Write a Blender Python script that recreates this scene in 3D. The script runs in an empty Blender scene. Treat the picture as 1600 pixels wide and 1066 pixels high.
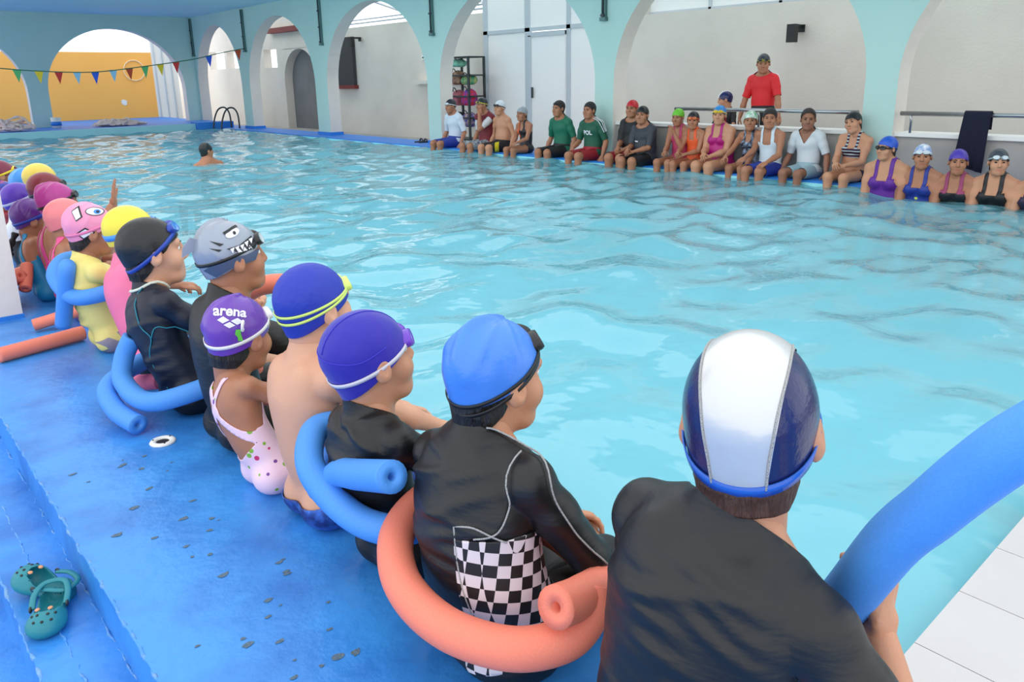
import bpy, math, random
import numpy as np
from mathutils import Vector, Matrix
random.seed(7); np.random.seed(7)
scn = bpy.context.scene
COL = scn.collection
V3 = lambda *a: np.array(a, float)
rad = math.radians

# ------------------------------------------------------------------ camera
F_PX, PY0, PITCH, ROLL, YAW, EYE = 1205.54, 449.3, .2646, -.0169, .7215, 1.12
_c, _s = math.cos(PITCH), math.sin(PITCH)
_fw = V3(math.sin(YAW)*_c, math.cos(YAW)*_c, -_s)
_r0 = V3(math.cos(YAW), -math.sin(YAW), 0); _u0 = np.cross(_r0, _fw)
_rt = _r0*math.cos(ROLL) + _u0*math.sin(ROLL); _up = _u0*math.cos(ROLL) - _r0*math.sin(ROLL)
cam_d = bpy.data.cameras.new('camera'); cam = bpy.data.objects.new('camera', cam_d); COL.objects.link(cam)
cam_d.sensor_width = 36.0; cam_d.lens = 36.0*F_PX/1600; cam_d.shift_y = -(533-PY0)/1600
cam_d.clip_start = .02; cam_d.clip_end = 200
cam.matrix_world = Matrix(((_rt[0], _up[0], -_fw[0], 0), (_rt[1], _up[1], -_fw[1], 0), (_rt[2], _up[2], -_fw[2], EYE), (0, 0, 0, 1)))
scn.camera = cam

# ------------------------------------------------------------------ light and exposure
w = bpy.data.worlds.new('world'); scn.world = w; w.use_nodes = True
bg = w.node_tree.nodes['Background']; bg.inputs[0].default_value = (.93, .97, 1, 1); bg.inputs[1].default_value = 1.85
scn.view_settings.view_transform = 'Standard'; scn.view_settings.look = 'None'
scn.view_settings.exposure = -0.08; scn.view_settings.gamma = 1.0; scn.view_settings.use_curve_mapping = False

# ------------------------------------------------------------------ materials
def srgb(r, g, b):
    f = lambda c: ((c/255)/12.92 if c/255 <= .04045 else ((c/255+.055)/1.055)**2.4)
    return (f(r), f(g), f(b), 1)
MATS = {}
def mat(name, col, rough=.5, metal=0., bump=None, vary=None, coat=0., attr=False, trans=None, sheen=0.):
    """procedural material: bump=(scale,strength,stretch), vary=(scale,amount,colour2)"""
    if name in MATS: return MATS[name]
    m = bpy.data.materials.new(name); m.use_nodes = True
    nt = m.node_tree; b = nt.nodes['Principled BSDF']
    b.inputs['Base Color'].default_value = col; b.inputs['Roughness'].default_value = rough; b.inputs['Metallic'].default_value = metal
    if coat: b.inputs['Coat Weight'].default_value = coat
    if sheen: b.inputs['Sheen Weight'].default_value = sheen
    tc = nt.nodes.new('ShaderNodeTexCoord')
    last = None
    if vary:
        n = nt.nodes.new('ShaderNodeTexNoise'); n.inputs['Scale'].default_value = vary[0]; n.inputs['Detail'].default_value = 6
        nt.links.new(tc.outputs['Object'], n.inputs['Vector'])
        r = nt.nodes.new('ShaderNodeValToRGB'); r.color_ramp.elements[0].position = .42; r.color_ramp.elements[1].position = .68
        r.color_ramp.elements[0].color = (0, 0, 0, 1); r.color_ramp.elements[1].color = (vary[1],)*3+(1,)
        nt.links.new(n.outputs['Fac'], r.inputs['Fac'])
        mx = nt.nodes.new('ShaderNodeMix'); mx.data_type = 'RGBA'
        nt.links.new(r.outputs['Color'], mx.inputs['Factor'])
        mx.inputs['A'].default_value = col; mx.inputs['B'].default_value = vary[2]
        nt.links.new(mx.outputs['Result'], b.inputs['Base Color']); last = mx
    if attr:
        a = nt.nodes.new('ShaderNodeVertexColor'); a.layer_name = 'tint'
        mm = nt.nodes.new('ShaderNodeMix'); mm.data_type = 'RGBA'; mm.blend_type = 'MULTIPLY'; mm.inputs['Factor'].default_value = 1
        if last: nt.links.new(last.outputs['Result'], mm.inputs['A'])
        else: mm.inputs['A'].default_value = col
        nt.links.new(a.outputs['Color'], mm.inputs['B']); nt.links.new(mm.outputs['Result'], b.inputs['Base Color'])
    if bump:
        n2 = nt.nodes.new('ShaderNodeTexNoise'); n2.inputs['Scale'].default_value = bump[0]; n2.inputs['Detail'].default_value = 4
        mp = nt.nodes.new('ShaderNodeMapping'); mp.inputs['Scale'].default_value = bump[2] if len(bump) > 2 else (1, 1, 1)
        nt.links.new(tc.outputs['Object'], mp.inputs['Vector']); nt.links.new(mp.outputs['Vector'], n2.inputs['Vector'])
        bn = nt.nodes.new('ShaderNodeBump'); bn.inputs['Strength'].default_value = bump[1]; bn.inputs['Distance'].default_value = .02
        nt.links.new(n2.outputs['Fac'], bn.inputs['Height']); nt.links.new(bn.outputs['Normal'], b.inputs['Normal'])
    MATS[name] = m
    return m

# ------------------------------------------------------------------ object helpers
def link(o, parent=None):
    COL.objects.link(o)
    if parent is not None: o.parent = parent
    return o
def tag(o, label=None, cat=None, group=None, kind=None):
    if label: o['label'] = label
    if cat: o['category'] = cat
    if group: o['group'] = group
    if kind: o['kind'] = kind
    return o
def empty(name, loc=(0, 0, 0), rz=0.):
    o = bpy.data.objects.new(name, None); o.location = loc; o.rotation_euler = (0, 0, rz); o.empty_display_size = .05
    return link(o)
def obj(name, Vs, Fs, m, parent=None, smooth=True, tint=None, mats=None, midx=None):
    me = bpy.data.meshes.new(name)
    Vs = np.asarray(Vs, float)
    me.from_pydata(Vs.tolist(), [], [list(map(int, f)) for f in Fs] if not isinstance(Fs, np.ndarray) else Fs.tolist())
    if smooth: me.polygons.foreach_set('use_smooth', [True]*len(me.polygons))
    for mm in (mats or [m]): me.materials.append(mm)
    if midx is not None: me.polygons.foreach_set('material_index', list(map(int, midx)))
    if tint is not None:
        a = me.color_attributes.new('tint', 'FLOAT_COLOR', 'POINT')
        a.data.foreach_set('color', np.hstack([tint, np.ones((len(tint), 1))]).ravel().astype(np.float32))
    me.update()
    return link(bpy.data.objects.new(name, me), parent)
class MB:
    """collects shapes into one mesh"""
    def __init__(s): s.v = []; s.f = []; s.mi = []
    def add(s, Vs, Fs, mi=0):
        o = len(s.v); s.v += [tuple(map(float, p)) for p in Vs]; s.f += [tuple(int(i)+o for i in f) for f in Fs]; s.mi += [mi]*len(Fs); return s
    def box(s, lo, hi, mi=0):
        x0, y0, z0 = lo; x1, y1, z1 = hi
        return s.add([(x0,y0,z0),(x1,y0,z0),(x1,y1,z0),(x0,y1,z0),(x0,y0,z1),(x1,y0,z1),(x1,y1,z1),(x0,y1,z1)],
                     [(0,3,2,1),(4,5,6,7),(0,1,5,4),(1,2,6,5),(2,3,7,6),(3,0,4,7)], mi)
    def tube(s, pts, r, n=10, hole=0., closed=False, mi=0, flat=None):
        Vs, Fs = tube_geo(pts, r, n, hole, closed, flat); return s.add(Vs, Fs, mi)
    def build(s, name, m, parent=None, smooth=False, mats=None):
        return obj(name, s.v, s.f, m, parent, smooth, mats=mats, midx=s.mi if mats else None)
def catmull(pts, per=8, closed=False):
    P = np.array(pts, float); n = len(P); out = []
    rng = range(n if closed else n-1)
    for i in rng:
        if closed: a, b, c, d = P[(i-1) % n], P[i], P[(i+1) % n], P[(i+2) % n]
        else: a, b, c, d = P[max(i-1, 0)], P[i], P[i+1], P[min(i+2, n-1)]
        for k in range(per):
            t = k/per
            out.append(.5*((2*b)+(c-a)*t+(2*a-5*b+4*c-d)*t*t+(-a+3*b-3*c+d)*t**3))
    if not closed: out.append(P[-1])
    return np.array(out)
def tube_geo(pts, r, n=10, hole=0., closed=False, flat=None):
    P = np.array(pts, float); m = len(P)
    r = np.broadcast_to(np.array(r, float), (m,))
    T = np.gradient(P, axis=0) if not closed else (np.roll(P, -1, 0)-np.roll(P, 1, 0))
    T /= np.linalg.norm(T, axis=1)[:, None]+1e-12
    N = np.zeros_like(P); up = V3(0, 0, 1) if abs(T[0][2]) < .9 else V3(0, 1, 0)
    nv = np.cross(T[0], up); nv /= np.linalg.norm(nv); N[0] = nv
    for i in range(1, m):
        v = N[i-1]-T[i]*(N[i-1]@T[i]); N[i] = v/(np.linalg.norm(v)+1e-12)
    B = np.cross(T, N)
    a = np.linspace(0, 2*np.pi, n, endpoint=False)
    ca, sa = np.cos(a), np.sin(a)*(flat or 1.)
    Vs = (P[:, None]+r[:, None, None]*(ca[None, :, None]*N[:, None]+sa[None, :, None]*B[:, None])).reshape(-1, 3)
    Fs = []
    for i in range(m if closed else m-1):
        j = (i+1) % m
        for k in range(n):
            l = (k+1) % n; Fs.append((i*n+k, i*n+l, j*n+l, j*n+k))
    Vs = list(Vs)
    if not closed:
        for e, sgn in ((0, 1), (m-1, -1)):
            base = e*n
            if hole > 0:
                o = len(Vs); Vs += list(P[e]+hole*(ca[:, None]*N[e]+sa[:, None]*B[e]))
                o2 = len(Vs); Vs += list(P[e]+sgn*T[e]*r[e]*1.2+hole*.9*(ca[:, None]*N[e]+sa[:, None]*B[e]))
                for k in range(n):
                    l = (k+1) % n
                    q1 = (base+k, o+k, o+l, base+l); q2 = (o+k, o2+k, o2+l, o+l)
                    Fs += [q1, q2] if sgn > 0 else [q1[::-1], q2[::-1]]
                Fs.append(tuple(o2+k for k in (range(n-1, -1, -1) if sgn > 0 else range(n))))
            else:
                Fs.append(tuple(base+k for k in (range(n-1, -1, -1) if sgn > 0 else range(n))))
    return Vs, Fs

# ------------------------------------------------------------------ signed distance bodies
def rc(a, b, ra, rb, k=.02): return ('rc', V3(*a), V3(*b), ra, rb, k)
def fc(a, b, ra, rb, w, s, k=.03): return ('fc', V3(*a), V3(*b), ra, rb, np.asarray(w, float), s, k)
def el(c, r, R=None, k=.02): return ('el', V3(*c), V3(*r), None if R is None else np.asarray(R, float), k)
def pdist(P, p):
    if p[0] == 'rc' or p[0] == 'fc':
        a, b, ra, rb = p[1:5]; ba = b-a; v = P-a
        t = np.clip(v@ba/(ba@ba+1e-12), 0, 1); v = v-t[:, None]*ba
        if p[0] == 'fc':
            w, s = p[5], p[6]; vw = v@w
            v = v+w*(vw*(1/s-1))[:, None]
            return (np.sqrt((v*v).sum(1))-(ra+(rb-ra)*t))*(.5+.5*s)
        return np.sqrt((v*v).sum(1))-(ra+(rb-ra)*t)
    c, r, R = p[1:4]; q = P-c
    if R is not None: q = q@R
    q1 = q/r; k0 = np.sqrt((q1*q1).sum(1)); q2 = q1/r; k1 = np.sqrt((q2*q2).sum(1))+1e-9
    return k0*(k0-1)/k1
def smin(a, b, k):
    h = np.clip(.5+.5*(b-a)/k, 0, 1); return b+(a-b)*h-k*h*(1-h)
def union(P, prims, d=None):
    for p in prims:
        e = pdist(P, p)
        if len(p) and p[-1] < 0: # carve
            k = -p[-1]; d = -smin(-d, e, k)
        else: d = e if d is None else smin(d, e, p[-1])
    return d
def iso(fn, lo, hi, h):
    lo = np.asarray(lo, float)-2*h; hi = np.asarray(hi, float)+2*h; B = 4
    nb = np.ceil((hi-lo)/(h*B)).astype(int); n = nb*B
    ax = [lo[i]+h*(np.arange(nb[i])*B+(B-1)/2) for i in range(3)]
    G = np.stack(np.meshgrid(*ax, indexing='ij'), -1).reshape(-1, 3)
    dc = fn(G); near = np.abs(dc) < h*B*1.75
    val = np.repeat(np.repeat(np.repeat(dc.reshape(nb), B, 0), B, 1), B, 2)
    bi = np.argwhere(near.reshape(nb))
    off = np.stack(np.meshgrid(range(B), range(B), range(B), indexing='ij'), -1).reshape(-1, 3)
    idx = (bi[:, None]*B+off[None]).reshape(-1, 3)
    val[idx[:, 0], idx[:, 1], idx[:, 2]] = fn(lo+idx*h)
    ins = val < 0
    c = ins[:-1, :-1, :-1].astype(np.int8)
    for dx, dy, dz in ((1,0,0),(0,1,0),(0,0,1),(1,1,0),(1,0,1),(0,1,1),(1,1,1)):
        c = c+ins[dx:n[0]-1+dx, dy:n[1]-1+dy, dz:n[2]-1+dz]
    cell = np.argwhere((c > 0) & (c < 8))
    cid = -np.ones(n-1, int); cid[cell[:, 0], cell[:, 1], cell[:, 2]] = np.arange(len(cell))
    acc = np.zeros((len(cell), 3)); cnt = np.zeros(len(cell))
    cor = [(i, j, k) for i in (0, 1) for j in (0, 1) for k in (0, 1)]
    cv = {o: val[cell[:, 0]+o[0], cell[:, 1]+o[1], cell[:, 2]+o[2]] for o in cor}
    for a in cor:
        for ax_ in range(3):
            if a[ax_] == 0:
                b = list(a); b[ax_] = 1; b = tuple(b)
                va, vb = cv[a], cv[b]; m = (va < 0) != (vb < 0)
                t = va/(va-vb+1e-12); p = np.tile(np.array(a, float), (len(cell), 1)); p[:, ax_] += t
                acc[m] += p[m]; cnt[m] += 1
    Vs = lo+h*(cell+acc/np.maximum(cnt, 1)[:, None])
    Q = []
    for ax_ in range(3):
        u, v = (ax_+1) % 3, (ax_+2) % 3
        sl0 = [slice(None)]*3; sl1 = [slice(None)]*3; sl0[ax_] = slice(0, -1); sl1[ax_] = slice(1, None)
        s0, s1 = ins[tuple(sl0)], ins[tuple(sl1)]
        e = np.argwhere(s0 != s1); e = e[(e[:, u] > 0) & (e[:, v] > 0) & (e[:, u] < n[u]-1) & (e[:, v] < n[v]-1)]
        fl = s0[e[:, 0], e[:, 1], e[:, 2]]
        def g(du, dv):
            q = e.copy(); q[:, u] -= du; q[:, v] -= dv; return cid[q[:, 0], q[:, 1], q[:, 2]]
        q = np.stack([g(1, 1), g(0, 1), g(0, 0), g(1, 0)], 1)
        q[~fl] = q[~fl][:, ::-1]; Q.append(q)
    Q = np.concatenate(Q); Q = Q[(Q >= 0).all(1)]
    return Vs, Q
def vnormals(Vs, Q):
    n = np.cross(Vs[Q[:, 2]]-Vs[Q[:, 0]], Vs[Q[:, 3]]-Vs[Q[:, 1]])
    N = np.zeros_like(Vs)
    for i in range(4): np.add.at(N, Q[:, i], n)
    return N/(np.linalg.norm(N, axis=1)[:, None]+1e-12)
def clip(Vs, Q, fv):
    """keep the part of a quad mesh where fv>0, cut cleanly; returns verts, faces (tris/quads)"""
    pos = fv > 0; k = pos[Q].sum(1)
    full = Q[k == 4]; mix = Q[(k > 0) & (k < 4)]
    Vn = list(Vs); cut = {}; out = [tuple(q) for q in full]
    for q in mix:
        poly = []
        for i in range(4):
            a, b = int(q[i]), int(q[(i+1) % 4])
            if pos[a]: poly.append(a)
            if pos[a] != pos[b]:
                key = (a, b) if a < b else (b, a)
                if key not in cut:
                    t = fv[a]/(fv[a]-fv[b]); cut[key] = len(Vn); Vn.append(Vs[a]+(Vs[b]-Vs[a])*t)
                poly.append(cut[key])
        if len(poly) >= 3: out.append(tuple(poly))
    Vn = np.array(Vn); used = np.unique(np.concatenate([np.array(o) for o in out])) if out else np.array([], int)
    mp = -np.ones(len(Vn), int); mp[used] = np.arange(len(used))
    return Vn[used], [tuple(mp[list(o)]) for o in out], used
def grad(fn, P, e=.002):
    g = np.stack([fn(P+d)-fn(P-d) for d in np.eye(3)*e], 1); return g/(np.linalg.norm(g, axis=1)[:, None]+1e-12)
def snap(fn, P, off=0., it=6):
    P = np.array(P, float)
    for _ in range(it): P = P-np.clip(fn(P)-off, -.03, .03)[:, None]*grad(fn, P)
    return P
def cast(fn, O, D, tmax, off=0., steps=60):
    """march from the far end of each ray back to the surface"""
    O = np.atleast_2d(O); D = np.atleast_2d(D); t = np.full(len(D), tmax)
    for _ in range(steps): t = np.clip(t-np.clip(fn(O+D*t[:, None])-off, -.02, .05)*.8, .0, tmax)
    return O+D*t[:, None]
def rot(rx=0., ry=0., rz=0.):
    return np.array((Matrix.Rotation(rad(rz), 3, 'Z') @ Matrix.Rotation(rad(ry), 3, 'Y') @ Matrix.Rotation(rad(rx), 3, 'X')))

# ------------------------------------------------------------------ people: head, hand and body builders
SKINS = {'a': srgb(196, 140, 108), 'b': srgb(172, 116, 86), 'c': srgb(214, 160, 130), 'd': srgb(150, 100, 76)}
def skin(t): return mat('skin_'+t, SKINS[t], .48, bump=(160, .08), vary=(9, .25, tuple(c*.86 for c in SKINS[t][:3])+(1,)), attr=True)
M_HAIR = mat('hair_black', srgb(24, 19, 18), .45, bump=(90, .9, (1, 1, .15)))
M_EYEW = mat('eye_white', srgb(225, 220, 214), .25)
M_IRIS = mat('eye_dark', srgb(30, 18, 14), .15)
def head_prims(jaw=1., nose=1.):
    return [el((0, -.012, .032), (.0745, .095, .086), k=.02), el((0, .030, -.040), (.060*jaw, .064, .078), k=.03),
            rc((-.030*jaw, .055, -.088), (.030*jaw, .055, -.088), .022, .022, .03), rc((0, .070, -.098), (0, .074, -.090), .020, .018, .02),
            el((-.040, .058, -.030), (.030, .030, .034), k=.02), el((.040, .058, -.030), (.030, .030, .034), k=.02),
            rc((-.038, .074, .030), (.038, .074, .030), .014, .014, .016),
            el((-.031, .101, .008), (.019, .013, .013), k=-.012), el((.031, .101, .008), (.019, .013, .013), k=-.012),
            rc((0, .088, .020), (0, .106*nose, -.026), .008, .0125, .012), el((-.012, .096, -.031), (.009, .010, .008), k=.006), el((.012, .096, -.031), (.009, .010, .008), k=.006),
            rc((-.016, .084, -.057), (.016, .084, -.057), .0085, .0085, .008), rc((-.014, .083, -.069), (.014, .083, -.069), .0095, .0095, .006),
            rc((-.022, .099, -.0632), (.022, .099, -.0632), .003, .003, -.004),
            el((-.077, -.004, -.004), (.013, .021, .031), rot(0, 8, 22), .008), el((.077, -.004, -.004), (.013, .021, .031), rot(0, -8, -22), .008),
            el((-.091, .001, .001), (.006, .010, .016), rot(0, 8, 22), -.005), el((.091, .001, .001), (.006, .010, .016), rot(0, -8, -22), -.005),
            rc((0, -.030, -.070), (0, -.020, -.14), .052, .050, .03)]
SKULL = [el((0, -.012, .032), (.0745, .095, .086), k=.02), el((0, .020, -.010), (.064, .072, .070), k=.04), rc((0, -.030, -.040), (0, -.026, -.10), .056, .050, .03)]
_tpl = {}
def head_tpl(h, kind):
    if (h, kind) not in _tpl:
        pr = head_prims({'m': 1.08, 'f': .94, 'k': .96}[kind], {'m': 1.03, 'f': 1., 'k': .975}[kind])
        Vs, Q = iso(lambda P: union(P, pr), (-.10, -.115, -.15), (.10, .125, .125), h)
        t = np.ones((len(Vs), 3))
        lip = np.exp(-(((Vs[:, 1]-.092)/.012)**2+((Vs[:, 2]+.063)/.011)**2+(Vs[:, 0]/.024)**4))
        t -= lip[:, None]*np.array([.12, .40, .35])
        _tpl[(h, kind)] = (Vs, Q, t)
    return _tpl[(h, kind)]
def hand_tpl(h, pose):
    """right hand: wrist at origin, fingers +y, back of the hand +z, thumb towards -x"""
    key = ('hand', h, pose)
    if key not in _tpl:
        curl, thumb, spread = {'rest': ((18, 28, 22), 25, 2.), 'grip': ((62, 75, 45), 60, 0.), 'open': ((4, 6, 5), -8, 7.)}[pose]
        pr = [fc((-.018, .018, 0), (-.022, .080, 0), .026, .024, (0, 0, 1), .52, .012), fc((.014, .018, 0), (.020, .074, 0), .024, .021, (0, 0, 1), .52, .012),
              rc((0, -.04, 0), (0, .02, 0), .025, .024, .012)]
        for x, L, r, y, a in ((-.031, .072, .0088, .088, 1), (-.011, .080, .0090, .094, .3), (.010, .074, .0086, .090, -.4), (.029, .058, .0078, .080, -1.2)):
            p = V3(x, y-.012, .002); ang = 0.; az = rad(-a*spread)
            for i, fr in enumerate((.46, .30, .24)):
                ang += rad(curl[i]); d = V3(math.sin(az)*math.cos(ang), math.cos(az)*math.cos(ang), -math.sin(ang))
                q = p+d*L*fr*(1.12 if i == 0 else 1); pr.append(rc(p, q, r*(1-.07*i), r*(1-.07*(i+1)), .004)); p = q
        p = V3(-.028, .028, -.006); d = V3(-.72, .62, -.30-.4*math.sin(rad(thumb))); d /= np.linalg.norm(d)
        q = p+d*.044; pr.append(rc(p, q, .014, .0105, .008))
        d2 = V3(-.35+.5*math.sin(rad(thumb)), .85, -.25-.5*math.sin(rad(thumb))); d2 /= np.linalg.norm(d2)
        q2 = q+d2*.030; pr.append(rc(q, q2, .0105, .009, .004)); pr.append(rc(q2, q2+d2*.020, .009, .0078, .004))
        lo = np.min([np.minimum(p[1], p[2]) for p in pr], 0)-.03; hi = np.max([np.maximum(p[1], p[2]) for p in pr], 0)+.03
        _tpl[key] = iso(lambda P: union(P, pr), lo, hi, h)
    return _tpl[key]
def cap_tpl(h, c, folds, low):
    """bathing cap in head space, cut by a slanting rim"""
    key = ('cap', h, c, folds, low)
    if key not in _tpl:
        pr = [el((0, -.013, .033), (.0805, .1015, .0935), k=.02), el((0, .020, -.006), (.070, .076, .078), k=.04), rc((0, -.03, -.03), (0, -.028, -.07), .062, .058, .03)]
        fn = lambda P: union(P, pr)
        Vs, Q = iso(fn, (-.09, -.125, -.12), (.09, .11, .135), h)
        f = Vs@V3(0, -.419, .908)-c-low*np.clip(-Vs[:, 1], 0, .1)
        Vc, Fc, used = clip(Vs, Q, f)
        N = grad(fn, Vc)
        def fold(Vc):
            d = np.zeros(len(Vc))
            if not folds: return d
            rng = np.random.RandomState(folds)
            top = np.clip((Vc[:, 2]-.01)/.09, 0, 1)*np.clip((.05-Vc[:, 1])/.10, 0, 1)
            az = np.arctan2(Vc[:, 0], -Vc[:, 1]+.02)
            for q in range(9):
                a0 = rng.uniform(-1.6, 1.6); wd = rng.uniform(.08, .15); dirn = rng.uniform(-.9, .9)
                u = az-a0-dirn*(Vc[:, 2]-.07)*8
                d += rng.uniform(.004, .0075)*np.exp(-(u/wd)**2)
            return d*top
        Vc = Vc+N*fold(Vc)[:, None]
        _tpl[key] = (Vc, Fc, fn, fold)
    return _tpl[key]
def band_geo(fn, ctr, nrm, width, thick, off=.001, n=72, a0=0., a1=360., dip=0.):
    """strap lying on a surface: ring where the plane through ctr cuts fn"""
    nrm = V3(*nrm); nrm /= np.linalg.norm(nrm); ctr = V3(*ctr)
    u = np.cross(nrm, V3(1, 0, 0)); u /= np.linalg.norm(u); v = np.cross(nrm, u)
    closed = abs(a1-a0) >= 359.9
    a = np.radians(np.linspace(a0, a1, n, endpoint=not closed))
    D = np.cos(a)[:, None]*u+np.sin(a)[:, None]*v
    rows = []
    for s_, o_ in ((-.5, off), (.5, off), (.5, off+thick), (-.5, off+thick)):
        rows.append(cast(fn, ctr+nrm*(s_*width)+np.zeros((n, 3)), D, .22, o_))
    Vs = np.concatenate(rows); Fs = []
    for i in range(n if closed else n-1):
        j = (i+1) % n
        for k in range(4):
            l = (k+1) % 4; Fs.append((k*n+i, k*n+j, l*n+j, l*n+i))
    if not closed: Fs += [(0, n, 2*n, 3*n), (n-1, 4*n-1, 3*n-1, 2*n-1)]
    return Vs, Fs
def ball(c, r, nu=12, nv=8, axis=1):
    Vs = []; Fs = []
    for i in range(nv+1):
        th = math.pi*i/nv
        for k in range(nu):
            a = 2*math.pi*k/nu; p = [math.sin(th)*math.cos(a), math.sin(th)*math.sin(a), math.cos(th)]
            p = p[-axis+2:]+p[:-axis+2] if axis != 2 else p
            Vs.append(V3(*c)+np.array(p)*np.array(r))
    for i in range(nv):
        for k in range(nu):
            l = (k+1) % nu; Fs.append((i*nu+k, (i+1)*nu+k, (i+1)*nu+l, i*nu+l))
    return Vs, Fs
def ik(a, t, l1, l2, pole):
    d = t-a; L = min(np.linalg.norm(d), (l1+l2)*.998); d = d/np.linalg.norm(d)
    x = (l1*l1-l2*l2+L*L)/(2*L); hgt = math.sqrt(max(l1*l1-x*x, 1e-6))
    p = pole-d*(pole@d); p = p/(np.linalg.norm(p)+1e-9)
    return a+d*x+p*hgt, a+d*L
def dirv(fwd, lat): 
    v = V3(math.sin(rad(lat)), math.sin(rad(fwd))*math.cos(rad(lat)), math.cos(rad(fwd))*math.cos(rad(lat))); return v/np.linalg.norm(v)

class Person:
    """a figure in its own frame: x right, y forward, z up, origin where it sits or stands"""
    def __init__(P, loc, rz, label, group=None, s=1., hs=.95, kind='m', tone='a', lean=(-8, 6, 22), lat=(0, 0, 0), twist=0., head=(0, 0, 0),
                 hands=None, poles=None, hpose=('rest', 'rest'), hnorm=None, fat=1., bust=0., belly=0., h=.008, hh=.004, legs=None, stand=False, arm=1., sh=1., feet=True, floor=True, neck=1., aim=None):
        if aim is not None:
            def hpos(q):
                ss, la, lt = q; z_ = V3(0, 0, (.92 if stand else .095)*ss)
                a = z_+.19*ss*dirv(lean[0]+la, lat[0]+lt); b = a+.18*ss*dirv(lean[1]+la, lat[1]+lt); u_ = dirv(lean[2]+la, lat[2]+lt); n_ = b+.14*ss*u_
                y_ = np.cross(u_, V3(1, 0, 0)-u_*u_[0]); y_ /= np.linalg.norm(y_)
                return n_+u_*.055*ss+y_*.012*ss+rot(head[1], head[2], head[0]+twist)@V3(0, .018, .105)*hs
            q = V3(s, 0, 0)
            for _ in range(12):
                r_ = hpos(q)-V3(*aim); J = np.stack([(hpos(q+d)-hpos(q-d))/(2*np.abs(d).max()) for d in np.diag([1e-3, .05, .05])], 1)
                st = np.linalg.solve(J.T@J+np.diag([1e-6, 1e-9, 1e-9]), -J.T@r_); q = q+np.clip(st, -V3(.1, 12, 12), V3(.1, 12, 12))
                q = np.clip(q, V3(.45, -45, -40), V3(1.25, 45, 40))
            s = float(q[0]); lean = tuple(v+q[1] for v in lean); lat = tuple(v+q[2] for v in lat)
        P.s, P.hs, P.kind, P.h, P.hh = s, hs, kind, h, hh
        P.root = tag(empty('person', loc, rz), label, 'person', group)
        P.tone = tone
        z0 = .92*s if stand else .095*s
        p0 = V3(0, 0, z0)
        if stand: hip_z = z0-.02*s
        w1 = p0+.19*s*dirv(lean[0], lat[0]); c1 = w1+.18*s*dirv(lean[1], lat[1]); nb = c1+.14*s*dirv(lean[2], lat[2])
        P.p0, P.w1, P.c1, P.nb = p0, w1, c1, nb
        def axes(d, tw):
            x = V3(math.cos(rad(tw)), math.sin(rad(tw)), 0); x = x-d*(x@d); x /= np.linalg.norm(x); return x, np.cross(d, x)
        updir = (nb-c1)/np.linalg.norm(nb-c1)
        X0, Y0 = axes((w1-p0)/np.linalg.norm(w1-p0), 0); X1, Y1 = axes((c1-w1)/np.linalg.norm(c1-w1), twist*.5); X2, Y2 = axes(updir, twist)
        P.X2, P.Y2, P.U2 = X2, Y2, updir; P.X1, P.Y1 = X1, Y1
        fa = 1+.6*(fat-1)
        T = [fc(p0, w1, .142*s*fat, .128*s*fat, Y0, .74, .03), fc(w1, c1, .126*s*fat, .150*s*fa, Y1, .70, .05*s), fc(c1, nb-updir*.05*s, .150*s*fa, .115*s*fa, Y2, .64, .05*s),
             el(p0+V3(-.072*s, -.045*s, -.01*s), (.092*s*fat, .092*s*fat, .085*s), k=.04*s), el(p0+V3(.072*s, -.045*s, -.01*s), (.092*s*fat, .092*s*fat, .085*s), k=.04*s)]
        if belly: T.append(el(w1+Y1*.06*s-V3(0, 0, .02*s), (.13*s*fat, .10*s*belly, .13*s), k=.06*s))
        if bust:
            for sg in (-1, 1): T.append(el(c1+X2*sg*.068*s+Y2*.085*s*fa-updir*.01*s, (.062*s*bust, .062*s*bust, .060*s*bust), k=.03*s))
        P.shd = {}
        for sg in (-1, 1):
            j = nb-updir*.055*s+X2*sg*.172*s*sh+Y2*.005*s; P.shd[sg] = j
            T += [rc(nb+updir*.012*s-Y2*.012*s, j+updir*.006*s, .050*s, .050*s*arm, .035*s), el(c1+X2*sg*.085*s-Y2*.052*s+updir*.05*s, (.062*s, .040*s, .085*s), k=.04*s)]
        Rb = np.stack([X2, Y2, updir], 1)
        P.R = rot(head[1], head[2], head[0]+twist)
        hb = nb+updir*.055*s+Y2*.012*s
        P.hc = hb+P.R@V3(0, .018, .105)*hs
        hn = P.hc+P.R@V3(0, -.028, -.07)*hs
        T += [rc(nb-updir*.04*s-Y2*.01*s, hn, .054*s*neck, .050*hs*neck, .03*s)]
        P.T = T
        ua, fa_ = .285*s, .245*s
        P.arms = {}; P.hand = {}
        hands = hands or {}
        for i, sg in enumerate((-1, 1)):
            j = P.shd[sg]; tgt = hands.get(sg, (sg*.09*s, .27*s, .20*s)); pole = (poles or {}).get(sg, (sg*.45, -.4, -1))
            e_, w_ = ik(j, V3(*tgt), ua, fa_, V3(*pole)); P.arms[sg] = (j, e_, w_)
        P.hips = {}
        for sg in (-1, 1):
            a = p0+V3(sg*.088*s, .02*s if not stand else 0, -.008*s); 
            if legs and sg in legs: kn, an = V3(*legs[sg][0]), V3(*legs[sg][1])
            elif stand: kn = V3(sg*.095*s, .03*s, .49*s); an = V3(sg*.10*s, 0, .075*s)
            else: kn = V3(sg*.105*s, .43*s, .085*s); an = V3(sg*.10*s, .46*s, -.33*s)
            P.hips[sg] = (a, kn, an)
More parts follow.
